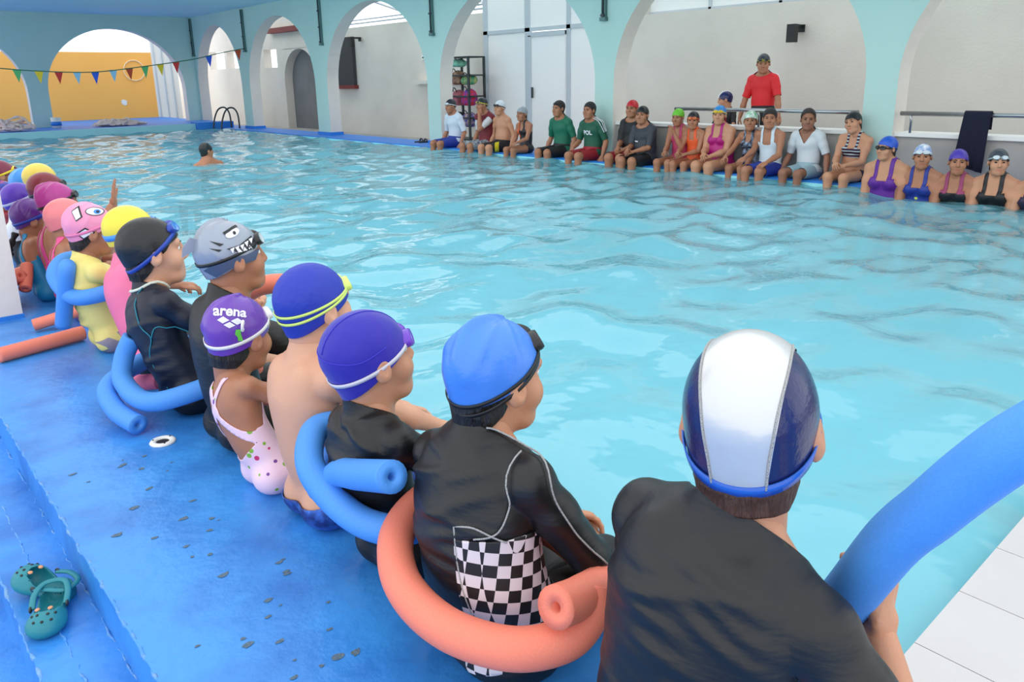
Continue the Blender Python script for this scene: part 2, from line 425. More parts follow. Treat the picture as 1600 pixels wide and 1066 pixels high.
        P.A = {sg: [rc(P.arms[sg][0], P.arms[sg][1], .050*s*arm, .039*s*arm, .02), el((P.arms[sg][0]*.6+P.arms[sg][1]*.4), (.046*s*arm,)*3, k=.03*s), rc(P.arms[sg][1], P.arms[sg][1]*.65+P.arms[sg][2]*.35, .039*s*arm, .041*s*arm, .012), rc(P.arms[sg][1]*.65+P.arms[sg][2]*.35, P.arms[sg][2], .041*s*arm, .026*s, .015)] for sg in (-1, 1)}
        lf = 1+.7*(fat-1)
        P.L = {}
        for sg in (-1, 1):
            a, kn, an = P.hips[sg]; cd = an-kn; cd = cd/np.linalg.norm(cd)
            back = V3(0, -1, 0)
            P.L[sg] = [rc(a, kn, .083*s*lf, .056*s*lf, .03), el(kn+V3(0, 0, .0), (.054*s*lf,)*3, k=.02), rc(kn, an, .051*s*lf, .034*s, .02), rc(kn+cd*.06*s+back*.02*s, kn+cd*.20*s+back*.02*s, .045*s*lf, .034*s, .03)]
            if feet:
                toe = an+V3(0, .15*s, -.045*s); P.L[sg] += [rc(an+V3(0, -.03*s, -.03*s), toe, .036*s, .024*s, .02), rc(toe+V3(-.025*s, -.03*s, 0), toe+V3(.025*s, -.02*s, -.003), .020*s, .018*s, .015)]
        P.flat_z = None if (stand or not floor) else .003
        lo = np.full(3, 9.); hi = -lo
        for p in P.T+P.A[-1]+P.A[1]+P.L[-1]+P.L[1]:
            if p[0] == 'el': m_ = float(np.max(p[2])); a = b = p[1]
            else: m_ = max(p[3], p[4]); a, b = p[1], p[2]
            lo = np.minimum(lo, np.minimum(a, b)-m_); hi = np.maximum(hi, np.maximum(a, b)+m_)
        P.Vb, P.Qb = iso(P.sdf, lo, hi, h)
        P.Nb = grad(P.sdf, P.Vb)
        Vs = [P.Vb]; Qs = [P.Qb]; ts = [np.ones((len(P.Vb), 3))]
        hv, hq, ht = head_tpl(hh, kind)
        n0 = len(P.Vb); Vs.append(P.hc+(hv*hs)@P.R.T); Qs.append(hq+n0); ts.append(ht); n0 += len(hv)
        for i, sg in enumerate((-1, 1)):
            j, e_, w_ = P.arms[sg]; y = (w_-e_)/np.linalg.norm(w_-e_)
            if hnorm and sg in hnorm and len(hnorm[sg]) == 2: y = V3(*hnorm[sg][1]); y /= np.linalg.norm(y); up_ = V3(*hnorm[sg][0])
            elif hnorm and sg in hnorm: up_ = V3(*hnorm[sg])
            else: up_ = V3(sg*.35, .2, 1)
            z = up_-y*(up_@y); z /= np.linalg.norm(z); x = np.cross(y, z)
            hv, hq = hand_tpl(max(hh, .0042), hpose[i])
            hvv = hv*V3(sg, 1, 1)*(s*.5+.5*hs*.95)*.97
            Vs.append(w_+hvv@np.stack([x, y, z], 1).T); Qs.append((hq if sg > 0 else hq[:, ::-1])+n0); ts.append(np.ones((len(hv), 3))); n0 += len(hv)
            P.hand[sg] = w_+y*.07*s
        P.body = obj('body', np.concatenate(Vs), np.concatenate(Qs), skin(tone), P.root, tint=np.concatenate(ts))
        P._own()
    def sdf(P, X):
        d = union(X, P.T)
        if P.flat_z is not None: d = np.maximum(d, P.flat_z-X[:, 2])
        for g in (P.A[-1], P.A[1]): d = smin(d, union(X, g), .022*P.s)
        for g in (P.L[-1], P.L[1]): d = smin(d, union(X, g), .022*P.s)
        return d
    def _own(P):
        X = P.Vb
        dT = union(X, P.T); dA = {g: union(X, P.A[g]) for g in (-1, 1)}; dL = {g: union(X, P.L[g]) for g in (-1, 1)}
        S = np.stack([dT, dA[-1], dA[1], dL[-1], dL[1]], 1); P.own = S.argmin(1)
        def chain(a, b, c):
            l1 = np.linalg.norm(b-a); l2 = np.linalg.norm(c-b)
            t1 = (X-a)@(b-a)/l1; t2 = (X-b)@(c-b)/l2
            d1 = np.linalg.norm(X-a-np.clip(t1, 0, l1)[:, None]*(b-a)/l1, axis=1); d2 = np.linalg.norm(X-b-np.clip(t2, 0, l2)[:, None]*(c-b)/l2, axis=1)
            return np.where(d1 < d2, np.minimum(t1, l1), l1+np.maximum(t2, 0))
        P.ca = {g: chain(*P.arms[g]) for g in (-1, 1)}; P.cl = {g: chain(*P.hips[g]) for g in (-1, 1)}
        # torso coordinates: u lateral, v depth, w height along the spine (0 pelvis, .51s neck base)
        pts = [P.p0-(P.w1-P.p0)*.6, P.w1, P.c1, P.nb, P.nb+P.U2*.1*P.s]; base = [-.6*.19*P.s, .19*P.s, .37*P.s, .51*P.s]
        best = np.full(len(X), 9.); wv = np.zeros(len(X)); cc = np.zeros_like(X)
        for i in range(4):
            a, b = pts[i], pts[i+1]; L = np.linalg.norm(b-a); t = np.clip((X-a)@(b-a)/L, 0, L); q = a+t[:, None]*(b-a)/L
            d = np.linalg.norm(X-q, axis=1); m = d < best-1e-9; best[m] = d[m]; wv[m] = base[i]+t[m]; cc[m] = q[m]
        P.w = wv; tt = np.clip(wv/(.51*P.s), 0, 1)[:, None]; xa = P.X1*(1-tt)+P.X2*tt; ya = P.Y1*(1-tt)+P.Y2*tt
        P.u = ((X-cc)*xa).sum(1); P.v = ((X-cc)*ya).sum(1)
    # ---- garment fields
    def f_shirt(P, sleeve=.55, hem=-.02, neck=.0, vneck=0., sleeve_r=None):
        s = P.s; n = P.U2+P.Y2*.55; n = n/np.linalg.norm(n)
        fn = -(P.Vb-(P.nb+P.U2*(.035+neck)*s))@n
        if vneck: fn = np.minimum(fn, np.where(P.v > 0, np.maximum(.51*s-vneck*s-P.w+0*P.u, (np.abs(P.u)-.085*s*np.clip((P.w-(.51-vneck)*s)/(vneck*s), 0, 1))), 9))
        f = np.minimum(fn, P.w-hem*s)
        L = .53*s
        for i, g in ((1, -1), (2, 1)): m = P.own == i; f[m] = np.minimum(9, (sleeve if not (g == 1 and sleeve_r is not None) else sleeve_r)*L-P.ca[g][m])
        for i, g in ((3, -1), (4, 1)): m = P.own == i; f[m] = np.minimum(f[m], .05*s-P.cl[g][m])
        return f
    def f_shorts(P, leg=.30, waist=.10):
        s = P.s; f = waist*s-P.w
        for i in (1, 2): f[P.own == i] = -.05
        for i, g in ((3, -1), (4, 1)): m = P.own == i; f[m] = leg*s-P.cl[g][m]
        return f
    def f_suit(P, front=.385, back=.30, strap=(.045, .085), leg=.06, side=.33, top=None):
        s = P.s; au = np.abs(P.u)
        neckz = np.where(P.v > 0, front, back)*s
        st = np.minimum(au-strap[0]*s, strap[1]*s-au)
        body = np.minimum(neckz+.35*np.clip(au-.03*s, 0, 1)-P.w, np.where(P.w > side*s, (.125*s-(P.w-side*s)*.25)-au, 9))
        f = np.maximum(body, np.where(P.w > (min(front, back)-.03)*s, st, -1))
        f = np.minimum(f, (.575*s)-P.w)
        for i in (1, 2): f[P.own == i] = -.05
        for i, g in ((3, -1), (4, 1)): m = P.own == i; f[m] = leg*s-P.cl[g][m]
        return f
    def cloth(P, name, f, m, off=.004, thick=.003, wr=0., label=None, parent=None, drape=0., folds=0):
        Vc, Fc, used = clip(P.Vb, P.Qb, f)
        if not len(Fc): return None
        N = grad(P.sdf, Vc); d = np.full(len(Vc), off)
        if wr:
            q = Vc/P.s; ph = q@V3(7, 5, 31)+2.2*np.sin(q@V3(9, -6, 4))+1.5*np.sin(q@V3(-4, 13, 7)+1)
            d = d+wr*(.5+.5*np.sin(ph))*(.5+.5*np.sin(q@V3(5, 11, 9)+2))
        if folds:
            rng = np.random.RandomState(folds); q = Vc-P.c1; uu, ww, vv = q@P.X2/P.s, q@P.U2/P.s, q@P.Y2/P.s
            for _ in range(16):
                w0, u0, c_, k_ = rng.uniform(-.30, .15), rng.uniform(-.12, .12), rng.uniform(-.5, .5), rng.uniform(-1.2, 1.2)
                d = d+rng.uniform(.004, .008)*np.exp(-((ww-w0-c_*(uu-u0)-k_*(uu-u0)**2)/rng.uniform(.011, .017))**2)*np.exp(-((uu-u0)/rng.uniform(.05, .11))**2)*np.clip((.03-vv)/.05, 0, 1)
        Vc = Vc+N*d[:, None]
        o = obj(name, Vc, Fc, m, parent or P.root)
        md = o.modifiers.new('hem', 'SOLIDIFY'); md.thickness = thick; md.offset = -1
        if label: o['label'] = label
        return o
    # ---- things worn on the head (head space -> person space)
    def hw(P, Vs): return P.hc+(np.asarray(Vs)*P.hs)@P.R.T
    def cap(P, m, c=.001, folds=0, low=0., label=None):
        Vc, Fc, fn, P.fold = cap_tpl(P.hh, c, folds, low); P.capfn = fn
        o = obj('swim_cap', P.hw(Vc), Fc, m, P.root); md = o.modifiers.new('rim', 'SOLIDIFY'); md.thickness = .002; md.offset = -1
        if label: o['label'] = label
        P.capo = o; return o
    def headfn(P, X):
        d = union(X, SKULL)
        return np.minimum(d, P.capfn(X)) if hasattr(P, 'capfn') else d
    def hair(P, off=.010, line=None, m=None, tuft=.004, name='hair'):
        key = ('hair', P.hh, off, tuple(line or ()), tuft)
        if key not in _tpl:
            pr = [el((0, -.014, .034), (.0745+off, .095+off, .086+off), k=.02), rc((0, -.03, -.03), (0, -.03, -.075), .056+off*.8, .050+off*.5, .03)]
            Vs, Q = iso(lambda X: union(X, pr), (-.1, -.13, -.13), (.1, .12, .14), P.hh)
            ys, zs = line or ((-.12, -.05, -.012, .012, .05, .085, .1), (-.085, -.08, -.035, -.02, .03, .062, .072))
            f = Vs[:, 2]-np.interp(Vs[:, 1], ys, zs)
            ear = np.sqrt(((Vs[:, 1]+.002)/.024)**2+((Vs[:, 2]+.004)/.034)**2)-1; f = np.minimum(f, ear*.03)
            Vc, Fc, u_ = clip(Vs, Q, f)
            Vc = Vc*(1+tuft*8*(np.sin(Vc[:, :1]*210+Vc[:, 1:2]*90)*np.sin(Vc[:, 1:2]*170+Vc[:, 2:]*60))*.12)
            if off < .006: Vc = Vc+grad(lambda X: union(X, pr), Vc)*(.009*np.clip((-.030-Vc[:, 2])/.022, 0, 1)*np.clip((.02-Vc[:, 1])/.03, 0, 1))[:, None]
            _tpl[key] = (Vc, Fc)
        Vc, Fc = _tpl[key]
        o = obj(name, P.hw(Vc), Fc, m or M_HAIR, P.root); md = o.modifiers.new('t', 'SOLIDIFY'); md.thickness = .004; md.offset = -1
        return o
    def face(P, far=False, brow=True):
        for sg in (-1, 1):
            c = V3(sg*.030, .0785 if far else .0758, .007); Vs, Fs = ball(c, (.0128, .0125, .0085 if not far else .007), 12, 8, axis=1)
            # dark iris looks forward
            mid = [np.mean([Vs[i] for i in f], 0)-c for f in Fs]
            mi = [1 if (far or (q[1] > .0095)) else 0 for q in mid]
            obj('eye', P.hw(Vs), Fs, None, P.root, mats=[M_EYEW, M_IRIS], midx=mi)
            if brow:
                pts = [(sg*.014, .0915, .0245), (sg*.030, .0895, .0305), (sg*.048, .078, .0255)]
                Vs, Fs = tube_geo(catmull(pts, 4), .0034 if not far else .0045, 6, flat=.8); obj('eyebrow', P.hw(Vs), Fs, M_HAIR, P.root)
    def goggles(P, strap, lens, z=.045, tilt=-.30, width=.012, lensz=None, double=0., rim=None, back=None):
        """strap round the head and two cups; z = height of the strap at the forehead, tilt = slope to the back"""
        fn = P.headfn; n = V3(0, -tilt, 1); n /= np.linalg.norm(n); ctr = V3(0, 0, z-tilt*.09)
        mb = MB()
        for dz in ((-double, double) if double else (0,)):
            mb.add(*band_geo(fn, ctr+V3(0, 0, dz), n+V3(0, dz*8, 0), width*(.6 if double else 1), .0025, .0012))
        g = mb.build('goggles', strap, P.root, True); gv = g.data
        co = np.array([v.co for v in gv.vertices]); 
        co = P.hw(co); gv.vertices.foreach_set('co', co.ravel()); gv.update()
        lz = z if lensz is None else lensz
        for sg in (-1, 1):
            p = cast(fn, V3(0, 0, lz)[None], V3(sg*.36, 1, 0)[None]/np.linalg.norm((.36, 1, 0)), .2, .0)[0]
            nr = grad(fn, p[None])[0]; x = np.cross(V3(0, 0, 1), nr); x /= np.linalg.norm(x); y = np.cross(nr, x)
            Vs = []; Fs = []; n_ = 16
            for i, (ra, dz_) in enumerate(((1.12, -.006), (1.12, .008), (.98, .014), (.86, .012), (0.0, .013))):
                for k in range(n_):
                    a = 2*math.pi*k/n_; Vs.append(p+x*.028*ra*math.cos(a)+y*.0185*ra*math.sin(a)*(1+.15*math.cos(a)*sg)+nr*dz_)
            for i in range(4):
                for k in range(n_): l = (k+1) % n_; Fs.append((i*n_+k, i*n_+l, (i+1)*n_+l, (i+1)*n_+k))
            ob_ = obj('lens', P.hw(Vs), Fs, None, g, mats=[rim or strap, lens], midx=[0]*(n_*2)+[1]*(n_*2))
        b0 = cast(fn, V3(0, 0, lz)[None], V3(0, 1, 0)[None], .2, .006)[0]
        Vs, Fs = tube_geo([b0+V3(-.012, -.002, 0), b0+V3(0, .002, .003), b0+V3(.012, -.002, 0)], .004, 8); obj('bridge', P.hw(Vs), Fs, rim or strap, g)
        return g
    def decal(P, name, polys, m, origin, nrm, up, parent, off=.0026, fn=None, sub=.006, head=True):
        """flat print laid on a curved surface: polygons in a tangent frame, thrown onto fn along -nrm"""
        fn = fn or (P.capfn if head else P.sdf)
        nrm = V3(*nrm); nrm /= np.linalg.norm(nrm); up = V3(*up); y = up-nrm*(up@nrm); y /= np.linalg.norm(y); x = np.cross(y, nrm)
        mb = MB(); o = None
        for poly in polys:
            pv, pf = refine(poly, sub)
            O = V3(*origin)+pv[:, :1]*x+pv[:, 1:]*y
            S = cast(fn, O-nrm*.05, np.tile(nrm, (len(O), 1)), .24, off)
            if head: S = S+grad(fn, S)*P.fold(S)[:, None]
            if name == 'lettering': mb.add(P.hw(S) if head else S, pf)
            else: o = obj(name, P.hw(S) if head else S, pf, m, parent)
        return o or mb.build(name, m, parent, True)
def refine(poly, h):
    """triangulate a 2-D polygon and split it finely so that it can follow a curved surface"""
    from mathutils.geometry import tessellate_polygon
    pl = [Vector((p[0], p[1], 0)) for p in poly]
    V = [np.array((p[0], p[1])) for p in poly]; T = [tuple(t) for t in tessellate_polygon([pl])]
    for _ in range(5):
        mids = {}; nt = []; big = False
        for t in T:
            L = [np.linalg.norm(V[t[i]]-V[t[(i+1) % 3]]) for i in range(3)]
            if max(L) > h: big = True
        if not big: break
        def mid(a, b):
            k = (min(a, b), max(a, b))
            if k not in mids: mids[k] = len(V); V.append((V[a]+V[b])/2)
            return mids[k]
        need = lambda a, b: np.linalg.norm(V[a]-V[b]) > h
        for a, b, c in T:
            e = [need(a, b), need(b, c), need(c, a)]; k = sum(e)
            if k == 0: nt.append((a, b, c)); continue
            while not e[0] or (k == 2 and not e[1]): a, b, c = b, c, a; e = e[1:]+e[:1]
            if k == 1: m = mid(a, b); nt += [(a, m, c), (m, b, c)]
            elif k == 2: m, n_ = mid(a, b), mid(b, c); nt += [(m, b, n_), (a, m, n_), (a, n_, c)]
            else: m, n_, o = mid(a, b), mid(b, c), mid(c, a); nt += [(a, m, o), (m, b, n_), (o, n_, c), (m, n_, o)]
        T = nt
    V = np.array(V)
    out = []
    for a, b, c in T:
        cr = (V[b][0]-V[a][0])*(V[c][1]-V[a][1])-(V[b][1]-V[a][1])*(V[c][0]-V[a][0])
        out.append((a, b, c) if cr > 0 else (a, c, b))
    return V, out
def text_polys(txt, size, bold=True):
    """outline meshes of a word, as triangles in a plane, centred"""
    cu = bpy.data.curves.new('t', 'FONT'); cu.body = txt; cu.size = size; cu.align_x = 'CENTER'; cu.align_y = 'CENTER'; cu.offset = size*.03 if bold else 0; cu.resolution_u = 4
    o = bpy.data.objects.new('t', cu); COL.objects.link(o); dg = bpy.context.evaluated_depsgraph_get(); me = bpy.data.meshes.new_from_object(o.evaluated_get(dg))
    V = np.array([v.co[:2] for v in me.vertices]); polys = [V[list(p.vertices)] for p in me.polygons]
    bpy.data.objects.remove(o); bpy.data.curves.remove(cu); bpy.data.meshes.remove(me)
    return polys

# ------------------------------------------------------------------ the place
M_TEAL = mat('teal_wall_paint', srgb(184, 214, 206), .7, bump=(40, .12), vary=(1.2, .35, srgb(172, 204, 196)))
M_CREAM = mat('cream_plaster', srgb(226, 219, 210), .8, bump=(30, .15), vary=(.9, .5, srgb(206, 198, 190)))
M_WHITE = mat('white_paint', srgb(238, 237, 232), .6, bump=(40, .1))
M_ORANGE = mat('orange_paint', srgb(255, 186, 92), .7, vary=(1.0, .4, srgb(250, 176, 84)))
M_CEIL = mat('blue_ceiling_paint', srgb(204, 232, 242), .7)
M_BLUE = mat('blue_floor_paint', srgb(62, 148, 228), .34, bump=(28, .18), vary=(4.2, .8, srgb(38, 108, 190)))
M_EDGE = mat('worn_blue_paint', srgb(66, 146, 226), .5, bump=(60, .6), vary=(22, .8, srgb(130, 170, 206)))
M_CHIP = mat('bare_concrete_chip', srgb(92, 112, 128), .8, bump=(80, .4))
M_BTRIM = mat('blue_trim_paint', srgb(36, 124, 214), .5)
M_CURB = mat('pale_teal_curb_paint', srgb(160, 216, 222), .5, vary=(2, .3, srgb(140, 200, 212)))
M_LINER = mat('pool_liner', srgb(158, 230, 238), .6, vary=(1.5, .4, srgb(136, 218, 232)))
M_LANE = mat('dark_lane_tile', srgb(24, 84, 140), .5)
M_CONC = mat('grey_concrete', srgb(176, 172, 166), .8, bump=(30, .2), vary=(2, .5, srgb(150, 146, 140)))
M_TILE = mat('white_floor_tile', srgb(196, 194, 194), .25, vary=(4, .3, srgb(184, 180, 180)))
M_GROUT = mat('dark_grout', srgb(96, 92, 90), .9)
M_STEEL = mat('steel', srgb(170, 172, 174), .25, .9)
M_DARKS = mat('dark_steel', srgb(60, 66, 68), .4, .5)
M_FRAME = mat('aluminium_frame', srgb(196, 204, 212), .4, .2)
M_FROST = mat('frosted_white_panel', srgb(246, 246, 246), .35)
M_BLACK = mat('black_plastic', srgb(24, 24, 26), .45)
M_RED = mat('dark_red_paint', srgb(120, 40, 40), .6)
M_SHADE = mat('dark_grey_blind', srgb(58, 58, 60), .7)
M_PIPE = mat('grey_green_conduit', srgb(92, 122, 120), .5, .2)
S = lambda o: tag(o, kind='structure')
EDGE, WATER = 1.08, -.06
# near deck with its two steps
mb = MB().box((.30, -1.6, -1.4), (EDGE, 24, 0)); floor = S(mb.build('floor', M_BLUE)); floor['label'] = 'blue painted concrete pool deck with worn patches'
mb = MB().box((.145, -1.6, -1.4), (.30, 24, -.12)); S(mb.build('floor', M_BLUE))
mb = MB().box((-4, -1.6, -1.4), (.145, 24, -.26)); S(mb.build('floor', M_BLUE))
def worn_edge(y0, y1, x, z, r, seed):
    rng = np.random.RandomState(seed); ys = np.arange(y0, y1, .02)
    pts = np.stack([x+rng.normal(0, .0022, len(ys)), ys, z+rng.normal(0, .0012, len(ys))], 1); return MB().tube(pts, r*(.7+.6*rng.rand(len(ys))), 6)
S(worn_edge(.6, 7, .303, -.004, .0045, 1).build('trim_1', M_EDGE, None, True)); S(worn_edge(.6, 7, .298, -.122, .003, 2).build('trim_2', M_EDGE, None, True))
S(worn_edge(.9, 7, .215, -.121, .0028, 3).build('trim_3', M_EDGE, None, True)); S(worn_edge(.6, 7, .146, -.124, .0045, 4).build('trim_4', M_EDGE, None, True))
rng = np.random.RandomState(11)
for i in range(46): # bare spots where the paint has come off
    cx, cy = rng.uniform(.36, .66), rng.uniform(1.15, 2.5); rr = rng.uniform(.003, .011); n = 9
    a = np.linspace(0, 2*np.pi, n, endpoint=False); r_ = rr*(.6+.7*rng.rand(n))
    Vs = [(cx+q*math.cos(t)*1.3, cy+q*math.sin(t)*.8, .0012) for q, t in zip(r_, a)]; obj('paint_chip', Vs, [tuple(range(n))], M_CHIP, floor, False)
# tiled near end of the pool
tf = S(MB().box((EDGE, -1.6, -1.4), (9, .452, -.008)).build('floor', M_GROUT)); tf['label'] = 'white tiled floor at the near end of the pool'
ref = None
for i in range(-1, 8):
    for j in range(3):
        x0, y1 = 1.478-.2405*(1-i), .460-.40*j
        if x0 < EDGE-.01: continue
        mbt = MB().box((.0012, -.3985, -.012), (.2393, 0, 0))
        if ref is None: o = mbt.build('tile', M_TILE, tf); ref = o
        else: o = link(bpy.data.objects.new('tile', ref.data), tf)
        o.location = (x0, y1, 0)
# basin
mb = MB().box((EDGE, .452, -1.45), (8.15, 21.2, -1.30)); S(mb.build('pool_floor', M_LINER))
S(MB().box((EDGE-.012, .452, -1.4), (EDGE+.004, 21.2, -.02)).build('wall_pool_near_side', M_LINER))
S(MB().box((8.13, .452, -1.4), (8.15, 21.2, -.05)).build('wall_pool_far_side', M_LINER))
S(MB().box((7.62, .46, -1.35), (8.14, 3.75, -.40)).build('pool_bench', M_LINER))
# arcade side sill and passage
S(MB().box((8.15, -1.6, -1.4), (8.95, 24, -.03)).build('floor', M_BTRIM)); S(MB().box((8.95, -1.6, -.6), (10.9, 33, -.20)).build('floor', M_CONC))
S(MB().box((-1.0, 21.2, -1.4), (8.6, 27, .09)).build('floor', M_BTRIM)); S(MB().box((.9, 21.15, -1.4), (8.15, 21.2, .10)).build('trim_7', M_CURB))
S(MB().box((7.55, 20.95, -1.3), (8.5, 21.5, .13)).build('trim_8', M_BTRIM))
# water
def water():
    xs = np.linspace(EDGE+.006, 8.128, 190); ys = np.concatenate([np.linspace(.452, 8, 230), np.linspace(8.05, 21.15, 210)])
    X, Y = np.meshgrid(xs, ys, indexing='ij'); rng = np.random.RandomState(5); Z = np.zeros_like(X)
    for i in range(34):
        lam = rng.uniform(.28, 1.1); a = rng.uniform(0, 2*np.pi); k = 2*np.pi/lam
        Z += .0050*lam**.9*np.sin(k*(X*math.cos(a)+Y*math.sin(a))+rng.uniform(0, 7)+.8*np.sin(X*rng.uniform(.5, 1.6)+Y*rng.uniform(.5, 1.6)))
    V = np.stack([X, Y, WATER+Z], -1).reshape(-1, 3); nx, ny = X.shape
    I = np.arange(nx*ny).reshape(nx, ny); Q = np.stack([I[:-1, :-1], I[1:, :-1], I[1:, 1:], I[:-1, 1:]], -1).reshape(-1, 4)
    m = bpy.data.materials.new('pool_water'); m.use_nodes = True; nt = m.node_tree; nt.nodes.remove(nt.nodes['Principled BSDF']); out = nt.nodes['Material Output']
    tr = nt.nodes.new('ShaderNodeBsdfTransparent'); tr.inputs[0].default_value = (.84, .965, .98, 1)
    gl = nt.nodes.new('ShaderNodeBsdfGlossy'); gl.inputs['Roughness'].default_value = .03
    fr = nt.nodes.new('ShaderNodeFresnel'); fr.inputs[0].default_value = 1.33; mx = nt.nodes.new('ShaderNodeMixShader')
    tc = nt.nodes.new('ShaderNodeTexCoord'); n = nt.nodes.new('ShaderNodeTexNoise'); n.inputs['Scale'].default_value = 6; n.inputs['Detail'].default_value = 2
    bn = nt.nodes.new('ShaderNodeBump'); bn.inputs['Strength'].default_value = .35; bn.inputs['Distance'].default_value = .03
    nt.links.new(tc.outputs['Object'], n.inputs['Vector']); nt.links.new(n.outputs['Fac'], bn.inputs['Height'])
    for nd in (gl, fr): nt.links.new(bn.outputs['Normal'], nd.inputs['Normal'])
    df = nt.nodes.new('ShaderNodeBsdfDiffuse'); df.inputs[0].default_value = srgb(146, 222, 240); cl = nt.nodes.new('ShaderNodeMixShader'); cl.inputs[0].default_value = .50
    nt.links.new(tr.outputs[0], cl.inputs[1]); nt.links.new(df.outputs[0], cl.inputs[2]); nt.links.new(bn.outputs['Normal'], df.inputs['Normal'])
    nt.links.new(fr.outputs[0], mx.inputs[0]); nt.links.new(cl.outputs[0], mx.inputs[1]); nt.links.new(gl.outputs[0], mx.inputs[2]); nt.links.new(mx.outputs[0], out.inputs[0])
    o = obj('pool_water', V, Q, m); tag(o, 'rippled turquoise water filling the swimming pool', 'water', kind='stuff')
water()
# arcades
def arcade(name, arches, u0, u1, zb, zt, axis, front, back, cols):
    """wall with arched openings; axis 'y' runs along y at x=front..back, axis 'x' runs along x at y=front..back"""
    mb = MB(); pt = (lambda u, d, z: (d, u, z)) if axis == 'y' else (lambda u, d, z: (u, d, z))
    def quad(a, b, c, d, mi): mb.add([a, b, c, d], [(0, 1, 2, 3)], mi)
    cur = u0
    for uc, a, b, zc in arches:
        for d in (front, back): quad(pt(cur, d, zb), pt(uc-a, d, zb), pt(uc-a, d, zt), pt(cur, d, zt), 0)
        ts = np.linspace(math.pi, 0, 33); us = uc+a*np.cos(ts); zs = zc+b*np.sin(ts)
        for i in range(32):
            for d in (front, back): quad(pt(us[i], d, zs[i]), pt(us[i+1], d, zs[i+1]), pt(us[i+1], d, zt), pt(us[i], d, zt), 0)
            quad(pt(us[i], front, zs[i]), pt(us[i+1], front, zs[i+1]), pt(us[i+1], back, zs[i+1]), pt(us[i], back, zs[i]), 1)
        for u in (uc-a, uc+a): quad(pt(u, front, zb), pt(u, front, zc), pt(u, back, zc), pt(u, back, zb), 1)
        cur = uc+a
    for d in (front, back): quad(pt(cur, d, zb), pt(u1, d, zb), pt(u1, d, zt), pt(cur, d, zt), 0)
    return S(mb.build(name, None, mats=cols))
COLS = [(-.55, -.2), (3.55, 3.89), (7.45, 7.80), (11.55, 11.93), (15.66, 16.20), (19.68, 20.18), (23.2, 23.9)]
A = [((COLS[i][1]+COLS[i+1][0])/2, (COLS[i+1][0]-COLS[i][1])/2, 1.58, 1.05) for i in range(6)]
arcade('wall_right', A, -1.6, 24.2, -.2, 3.6, 'y', 8.52, 8.80, [M_TEAL, M_CREAM])
for i, (a, b) in enumerate(COLS[2:6]): S(MB().box((8.50, a-.03, -.04), (8.82, b+.03, .035)).build('trim_%d' % (9+i), M_BTRIM))
arcade('wall_far', [(2.5, 1.73, 1.6, .98), (6.43, 1.74, 1.6, .98)], .3, 8.6, .05, 2.93, 'x', 23.3, 23.58, [M_TEAL, M_CREAM])
# room beyond the far arches
S(MB().box((-1, 27, -.1), (8.49, 27.2, 2.11)).build('wall_back', M_ORANGE)); S(MB().box((8.49, 26.95, -.1), (9.25, 27.1, 2.7)).build('wall_corner', M_WHITE))
for i, x in enumerate((8.55, 8.80, 9.05)): S(MB().box((x, 26.88, .0), (x+.03, 26.95, 2.6)).build('trim_%d' % (14+i), M_FRAME))
S(MB().box((-.5, 4.42, -.2), (.61, 4.78, 2.93)).build('pillar', M_CREAM)); S(MB().box((-.51, 4.41, -.2), (.615, 4.79, .02)).build('baseboard_pillar', M_BTRIM))
S(MB().box((-4, 16, 2.93), (8.8, 23.5, 3.05)).build('ceiling', M_CEIL)); S(MB().box((6.4, -1.6, 2.93), (8.8, 16, 3.05)).build('ceiling', M_CEIL))
# passage back wall with niche, windows, door wall
def wallx(name, x0, x1, y0, y1, z0, z1, holes, m):
    mb = MB(); ys = sorted({y0, y1, *[h[0] for h in holes], *[h[1] for h in holes]}); zs = sorted({z0, z1, *[h[2] for h in holes], *[h[3] for h in holes]})
    for a, b in zip(ys[:-1], ys[1:]):
        for c, d in zip(zs[:-1], zs[1:]):
            if not any(h[0] <= a and b <= h[1] and h[2] <= c and d <= h[3] for h in holes): mb.box((x0, a, c), (x1, b, d))
    return S(mb.build(name, m))
wallx('wall_passage', 10.6, 10.85, 12.75, 20.0, -.2, 2.42, [], M_CREAM)
wallx('wall_passage_end', 10.6, 10.85, 20.0, 33, -.2, 3.0, [(20.0, 22.0, -.2, 2.04), (22.4, 23.3, 1.55, 2.08), (24.9, 26.1, 1.58, 2.10), (26.3, 27.6, 1.58, 2.15)], M_CREAM)
wallx('wall_passage_low', 10.6, 10.85, -1.6, 9.2, -.2, 3.3, [(-1, 8.6, 2.10, 2.75)], M_CREAM)
for i in range(8): # high windows
    y = -1+i*1.2; wn = S(MB().box((10.70, y, 2.10), (10.76, y+.05, 2.75)).box((10.70, y, 2.10), (10.76, y+1.2, 2.14)).build('window_%d' % (i+1), M_FRAME))
    obj('pane', [(10.73, y+.05, 2.14), (10.73, y+1.2, 2.14), (10.73, y+1.2, 2.75), (10.73, y+.05, 2.75)], [(0, 1, 2, 3)], M_FROST, wn, False)
def arch_poly(yc, a, z0, zc, b, n=20):
    t = np.linspace(math.pi, 0, n); return [(yc-a, z0)]+[(yc+a*math.cos(q), zc+b*math.sin(q)) for q in t]+[(yc+a, z0)]
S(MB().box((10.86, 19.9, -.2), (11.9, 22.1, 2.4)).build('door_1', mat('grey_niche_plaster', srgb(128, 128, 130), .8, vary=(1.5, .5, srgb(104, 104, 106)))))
pl = arch_poly(21.0, 1.0, -.2, 1.15, .88); mb = MB()  # spandrels that turn the niche opening into an arch
top = [(10.6, y, z) for y, z in pl[1:-1]]
